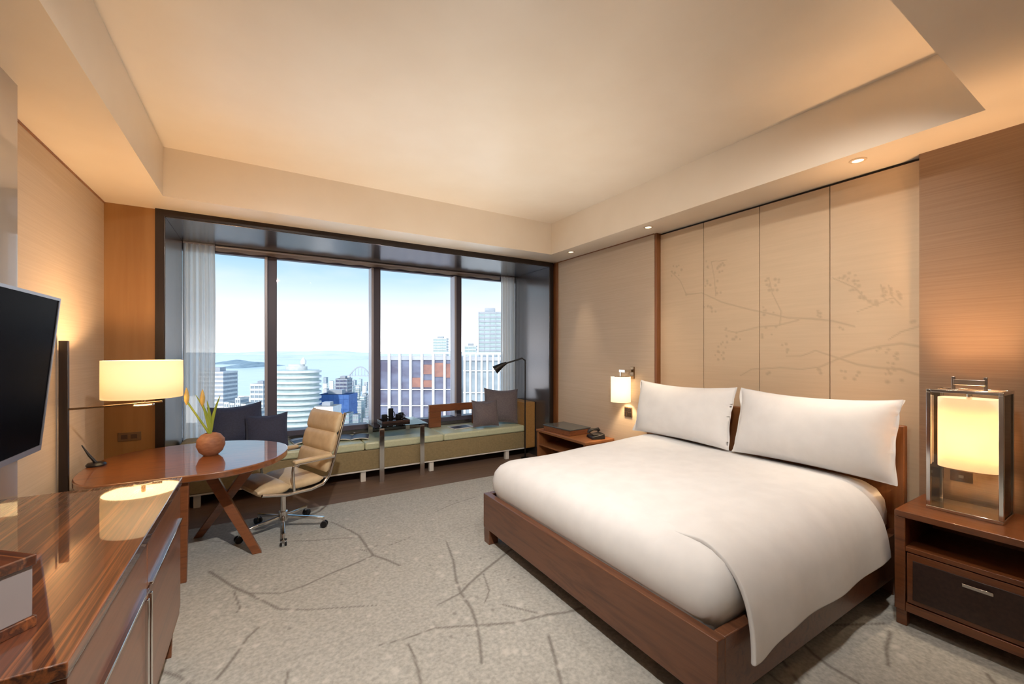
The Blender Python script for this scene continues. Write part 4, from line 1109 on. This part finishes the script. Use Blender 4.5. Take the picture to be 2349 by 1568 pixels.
def gp(f_, r_, z): 
    p = fwd * f_ + rgt * r_; return (p.x, p.y, z)
seam = MB().add([gp(900, -9000, GZ - 1), gp(900, 9000, GZ - 1), gp(30000, 30000, GZ - 1), gp(30000, -30000, GZ - 1)], [(0, 1, 2, 3)])
struct(seam, 'sea', M['sea'])
gm = MB().prism([gp(20, -900, 0)[:2], gp(20, 900, 0)[:2], gp(1200, 1800, 0)[:2], gp(1150, 300, 0)[:2], gp(1020, -120, 0)[:2], gp(760, -300, 0)[:2], gp(560, -420, 0)[:2], gp(500, -900, 0)[:2]], GZ - 12, GZ)
struct(gm, 'city_ground', M['cityground'])

def local_frame(px_c, w):
    """base position of a building seen at pixel column px_c at distance w"""
    p = at(px_c, 805, w); return Vector((p.x, p.y, GZ))
def zpx(v, w): return EYE - (v - 805.0) / FPX * w

def block(name, label, cat, px0, px1, vtop, w, depth, wall, glassm, floors, bays=0, group=None, rz=-YAW, slab=True, roof=True, zmin=None, mech=True):
    """storeyed block: core, a slab per visible floor, roof plant"""
    c = local_frame((px0 + px1) / 2, w); width = (px1 - px0) / FPX * w; zt = zpx(vtop, w)
    t = thing(name, label, cat, c, rz, group)
    h = zt - GZ
    MB().box(-width / 2, width / 2, 0, depth, 0, h).build('core', glassm if slab else wall, t, local=True)
    if slab and floors:
        fh = (zt - (zmin if zmin is not None else GZ)) / floors
        sl = MB().box(-width / 2 - 0.25, width / 2 + 0.25, -0.3, depth + 0.25, 0, fh * 0.45)
        first = None
        for k in range(floors):
            z = h - fh * (k + 1) + fh * 0.55
            if first is None:
                first = sl.build('floor_band', wall, t, local=True, smooth=False); o = first
            else:
                o = first.copy(); col.objects.link(o); o.parent = t
            o.location = (0, 0, z)
    if bays:
        bw = width / bays
        m0 = None
        for k in range(bays + 1):
            if m0 is None: m0 = MB().box(-0.22, 0.22, -0.5, 0.0, 0, h).build('pier', wall, t, local=True, smooth=False); o = m0
            else: o = m0.copy(); col.objects.link(o); o.parent = t
            o.location = (-width / 2 + bw * k, 0, 0)
    if mech:
        MB().box(-width * 0.25, width * 0.2, depth * 0.3, depth * 0.7, h, h + min(4, width * 0.2)).build('roof_plant', M['greywall'], t, local=True)
    return t

# large office block with white fins and dark glazing, roof level with the eye
def fin_block(label, px0, px1, vtop, w, fin_px, finw, glassm, wall, bands_v, russet=None, depth=18):
    c = local_frame((px0 + px1) / 2, w); width = (px1 - px0) / FPX * w; zt = zpx(vtop, w); h = zt - GZ
    t = thing('office_block', label, 'building', c, -YAW, 'office blocks with white fins')
    MB().box(-width / 2, width / 2, 0.6, depth, 0, h - 1.2).build('core', glassm, t, local=True)
    MB().box(-width / 2 - 0.3, width / 2 + 0.3, -0.2, 0.4, h - 0.5, h).build('parapet_beam', wall, t, local=True)
    MB().box(-width / 2, width / 2, 0.2, 0.6, h - 2.2, h - 1.2).build('parapet', M['greywall'], t, local=True)
    m0 = None
    for p in fin_px:
        x = (p - (px0 + px1) / 2) / FPX * w
        if m0 is None: m0 = MB().box(-finw / 2, finw / 2, -0.4, 0.6, 0, h - 0.3).build('fin', wall, t, local=True, smooth=False); o = m0
        else: o = m0.copy(); col.objects.link(o); o.parent = t
        o.location = (x, 0, 0)
    b0 = None
    for v in bands_v:
        z = zpx(v, w) - GZ
        if b0 is None: b0 = MB().box(-width / 2, width / 2, 0.1, 0.6, -0.10, 0.10).build('floor_band', wall, t, local=True, smooth=False); o = b0
        else: o = b0.copy(); col.objects.link(o); o.parent = t
        o.location = (0, 0, z)
    xs_ = sorted((p - (px0 + px1) / 2) / FPX * w for p in fin_px)
    for (i, v0, v1) in (russet or []):
        MB().box(xs_[i] + finw / 2, xs_[i + 1] - finw / 2, 0.35, 0.6, zpx(v1, w) - GZ, zpx(v0, w) - GZ).build('russet_spandrel', M['russetpanel'], t, local=True)
    return t
fin_block('dark glazed office block with white fins and brick panels', 866, 1052, 807, 115, (868, 893, 917, 942, 968, 994, 1020, 1046), 0.62, M['duskglass'], M['whitewall'],
          (893, 930, 985, 1040), [(4, 836, 858), (5, 832, 864), (6, 834, 866), (3, 866, 888), (4, 872, 888)])
fin_block('pale office block with narrow white fins behind the reading lamp', 1062, 1225, 808, 112, [1066 + 13 * k for k in range(13)], 0.5, M['towerglass'], M['whitewall'], (850, 900, 950, 1000))
block('residential_tower', 'tall grey tower with white floor bands above the pale office block', 'building', 1098, 1150, 715, 320, 16, M['greywall'], M['greenglass'], 16, 4, zmin=-20)
bt = block('residential_tower', 'slender pale green tower on the skyline above the finned office', 'building', 994, 1024, 775, 900, 30, M['concrete'], M['greenglass'], 10, 3, zmin=-30)
block('residential_tower', 'small distant tower between the office and the tall grey tower', 'building', 1066, 1092, 792, 700, 24, M['concrete'], M['greenglass'], 9, 3, zmin=-40)
# curved balcony tower
cw = 350; cc = local_frame(655, cw)
cvt = thing('balcony_tower', 'round white tower ringed with curved balconies', 'building', cc, -YAW)
hh = zpx(850, cw) - GZ
MB().lathe([(19.0, 0), (19.0, hh)], (0, 18, 0), 36, 1.0, 0.8).build('core', M['greenglass'], cvt, local=True)
MB().lathe([(9.0, hh), (9.0, hh + 3), (7.0, hh + 3.2), (7, hh + 5)], (0, 18, 0), 24, 1.0, 0.8).build('roof_plant', M['concrete'], cvt, local=True)
MB().lathe([(2.2, hh + 5), (2.4, hh + 8), (0.3, hh + 11)], (6, 18, 0), 12).build('roof_dome', M['whitewall'], cvt, local=True)
b0 = None
for k in range(20):
    if b0 is None: b0 = MB().lathe([(20.8, 0), (20.8, 1.7), (18, 1.7), (18, 0)], (0, 18, 0), 36, 1.0, 0.8, closed=True).build('balcony', M['whitewall'], cvt, local=True); o = b0
    else: o = b0.copy(); col.objects.link(o); o.parent = cvt
    o.location = (0, 0, hh - 2.2 - 4.6 * k)
block('apartment_block', 'white apartment block at the end of the window by the lamp', 'building', 452, 512, 852, 420, 22, M['whitewall'], M['greywall'], 14, 0, zmin=-80)
block('apartment_block', 'white apartment block just behind the first mullion', 'building', 575, 604, 880, 380, 18, M['whitewall'], M['towerglass'], 12, 3, zmin=-80)
block('glass_tower', 'dark blue glass tower above the blue roofed hall', 'building', 770, 796, 868, 620, 20, M['greywall'], M['duskglass'], 10, 3, zmin=-92)
block('blue_hall', 'low bright blue hall beside the round balcony tower', 'building', 728, 800, 905, 400, 22, M['bluewall'], M['bluewall'], 3, 6, zmin=-70)
block('white_house', 'white gabled block below the blue hall', 'building', 722, 764, 932, 300, 14, M['whitewall'], M['whitewall'], 3, 3, zmin=-60)
# arched harbour crane/bridge
ab = thing('arch_bridge', 'pale arched bridge over the bay beside the second mullion', 'bridge', local_frame(826, 900), -YAW)
hz = zpx(862, 900) - GZ
MB().tube([(-24 + 48 * k / 14, 0, hz + 20 * math.sin(math.pi * k / 14)) for k in range(15)], 1.4, 8).build('arch', M['greywall'], ab, local=True)
MB().box(-40, 40, -3, 3, hz - 1, hz + 1).build('deck', M['greywall'], ab, local=True)
for k in range(1, 7):
    x = -24 + 48 * k / 7
    MB().box(x - 0.4, x + 0.4, -0.4, 0.4, hz, hz + 20 * math.sin(math.pi * k / 7)).build('hanger', M['greywall'], ab, local=True)
for x in (-34, 34): MB().box(x - 2, x + 2, -3, 3, 0, hz - 1).build('pier', M['greywall'], ab, local=True)
# small city blocks on the near shore
rc = random.Random(21)
ROWS = ((1000, 862, 880, 10, 'at the water edge'), (850, 872, 892, 9, 'one row in from the water'), (700, 884, 905, 9, 'in the middle of the crowd'),
        (580, 900, 925, 8, 'level with the blue hall'), (480, 918, 945, 7, 'just behind the blue hall'), (360, 942, 965, 6, 'below the blue hall'))
ORD = ('first', 'second', 'third', 'fourth', 'fifth', 'sixth', 'seventh', 'eighth', 'ninth', 'tenth')
TONES = (('white', M['whitewall']), ('stone coloured', M['concrete']), ('grey', M['greywall']))
for row, (w, vt0, vt1, n, where) in enumerate(ROWS):
    step = (872 - 738) / n
    for i in range(n):
        pc = 738 + step * (i + 0.5)
        if row == 5 and pc < 775: continue
        vt = rc.uniform(vt0, vt1); tone, wm = rc.choice(TONES)
        block('city_block', 'small %s city block %s, %s from the round tower' % (tone, where, ORD[i]), 'building', pc - step * rc.uniform(0.22, 0.30), pc + step * rc.uniform(0.22, 0.30), vt, w + rc.uniform(-8, 8), rc.uniform(6, 10),
              wm, rc.choice([M['towerglass'], M['greenglass'], M['greywall']]), 5, rc.choice([0, 2, 3]),
              'small city blocks seen through the window', -YAW + rc.uniform(-0.05, 0.05), zmin=zpx(vt, w) - 18, mech=rc.random() < 0.5)
for i in range(6):
    pc = 520 + 13 * i; w = 300; vt = rc.uniform(905, 940)
    block('city_block', 'small pale city block %s below the white apartment block' % ('first', 'second', 'third', 'fourth', 'fifth', 'sixth')[i], 'building', pc - 5, pc + 5, vt, w, 10, rc.choice([M['whitewall'], M['concrete']]), M['towerglass'], 4, 2,
          'small city blocks by the bay', zmin=zpx(vt, w) - 14, mech=False)
# islands and far shores
def island(name, label, px0, px1, w, hgt, mat, seed, dep):
    rg = random.Random(seed); c = local_frame((px0 + px1) / 2, w); L = (px1 - px0) / FPX * w
    def f(u, v):
        a = math.sin(math.pi * u) ** 0.5 * math.sin(math.pi * v)
        return (-L / 2 + L * u, dep * (v - 0.5), hgt * a * (0.7 + 0.3 * math.sin(u * 17 + seed) * math.sin(u * 5 + seed)) - 1.2)
    o = MB().grid(f, 40, 9).build(name, mat, None, local=True)
    o.location = Vector((c.x, c.y, GZ - 0.8)); o.rotation_euler = (0, 0, -YAW)
    tag(o, label, 'island', 'islands in the bay'); return o
island('island', 'dark low island in the bay left of the first mullion', 556, 606, 2600, 34, M['island'], 1, 500)
island('island', 'flat grey island strip behind the dark island', 505, 575, 3300, 30, M['island'], 2, 400)
island('island', 'long pale spit across the bay behind the round tower', 620, 850, 5200, 60, M['farland_hazed'], 3, 900)
island('island', 'far hazy shore along the whole horizon', 380, 1000, 11000, 130, M['farland_hazed'], 4, 1500)
island('island', 'second hazy shore reaching behind the office blocks', 700, 1300, 8200, 100, M['farland_hazed'], 5, 1200)
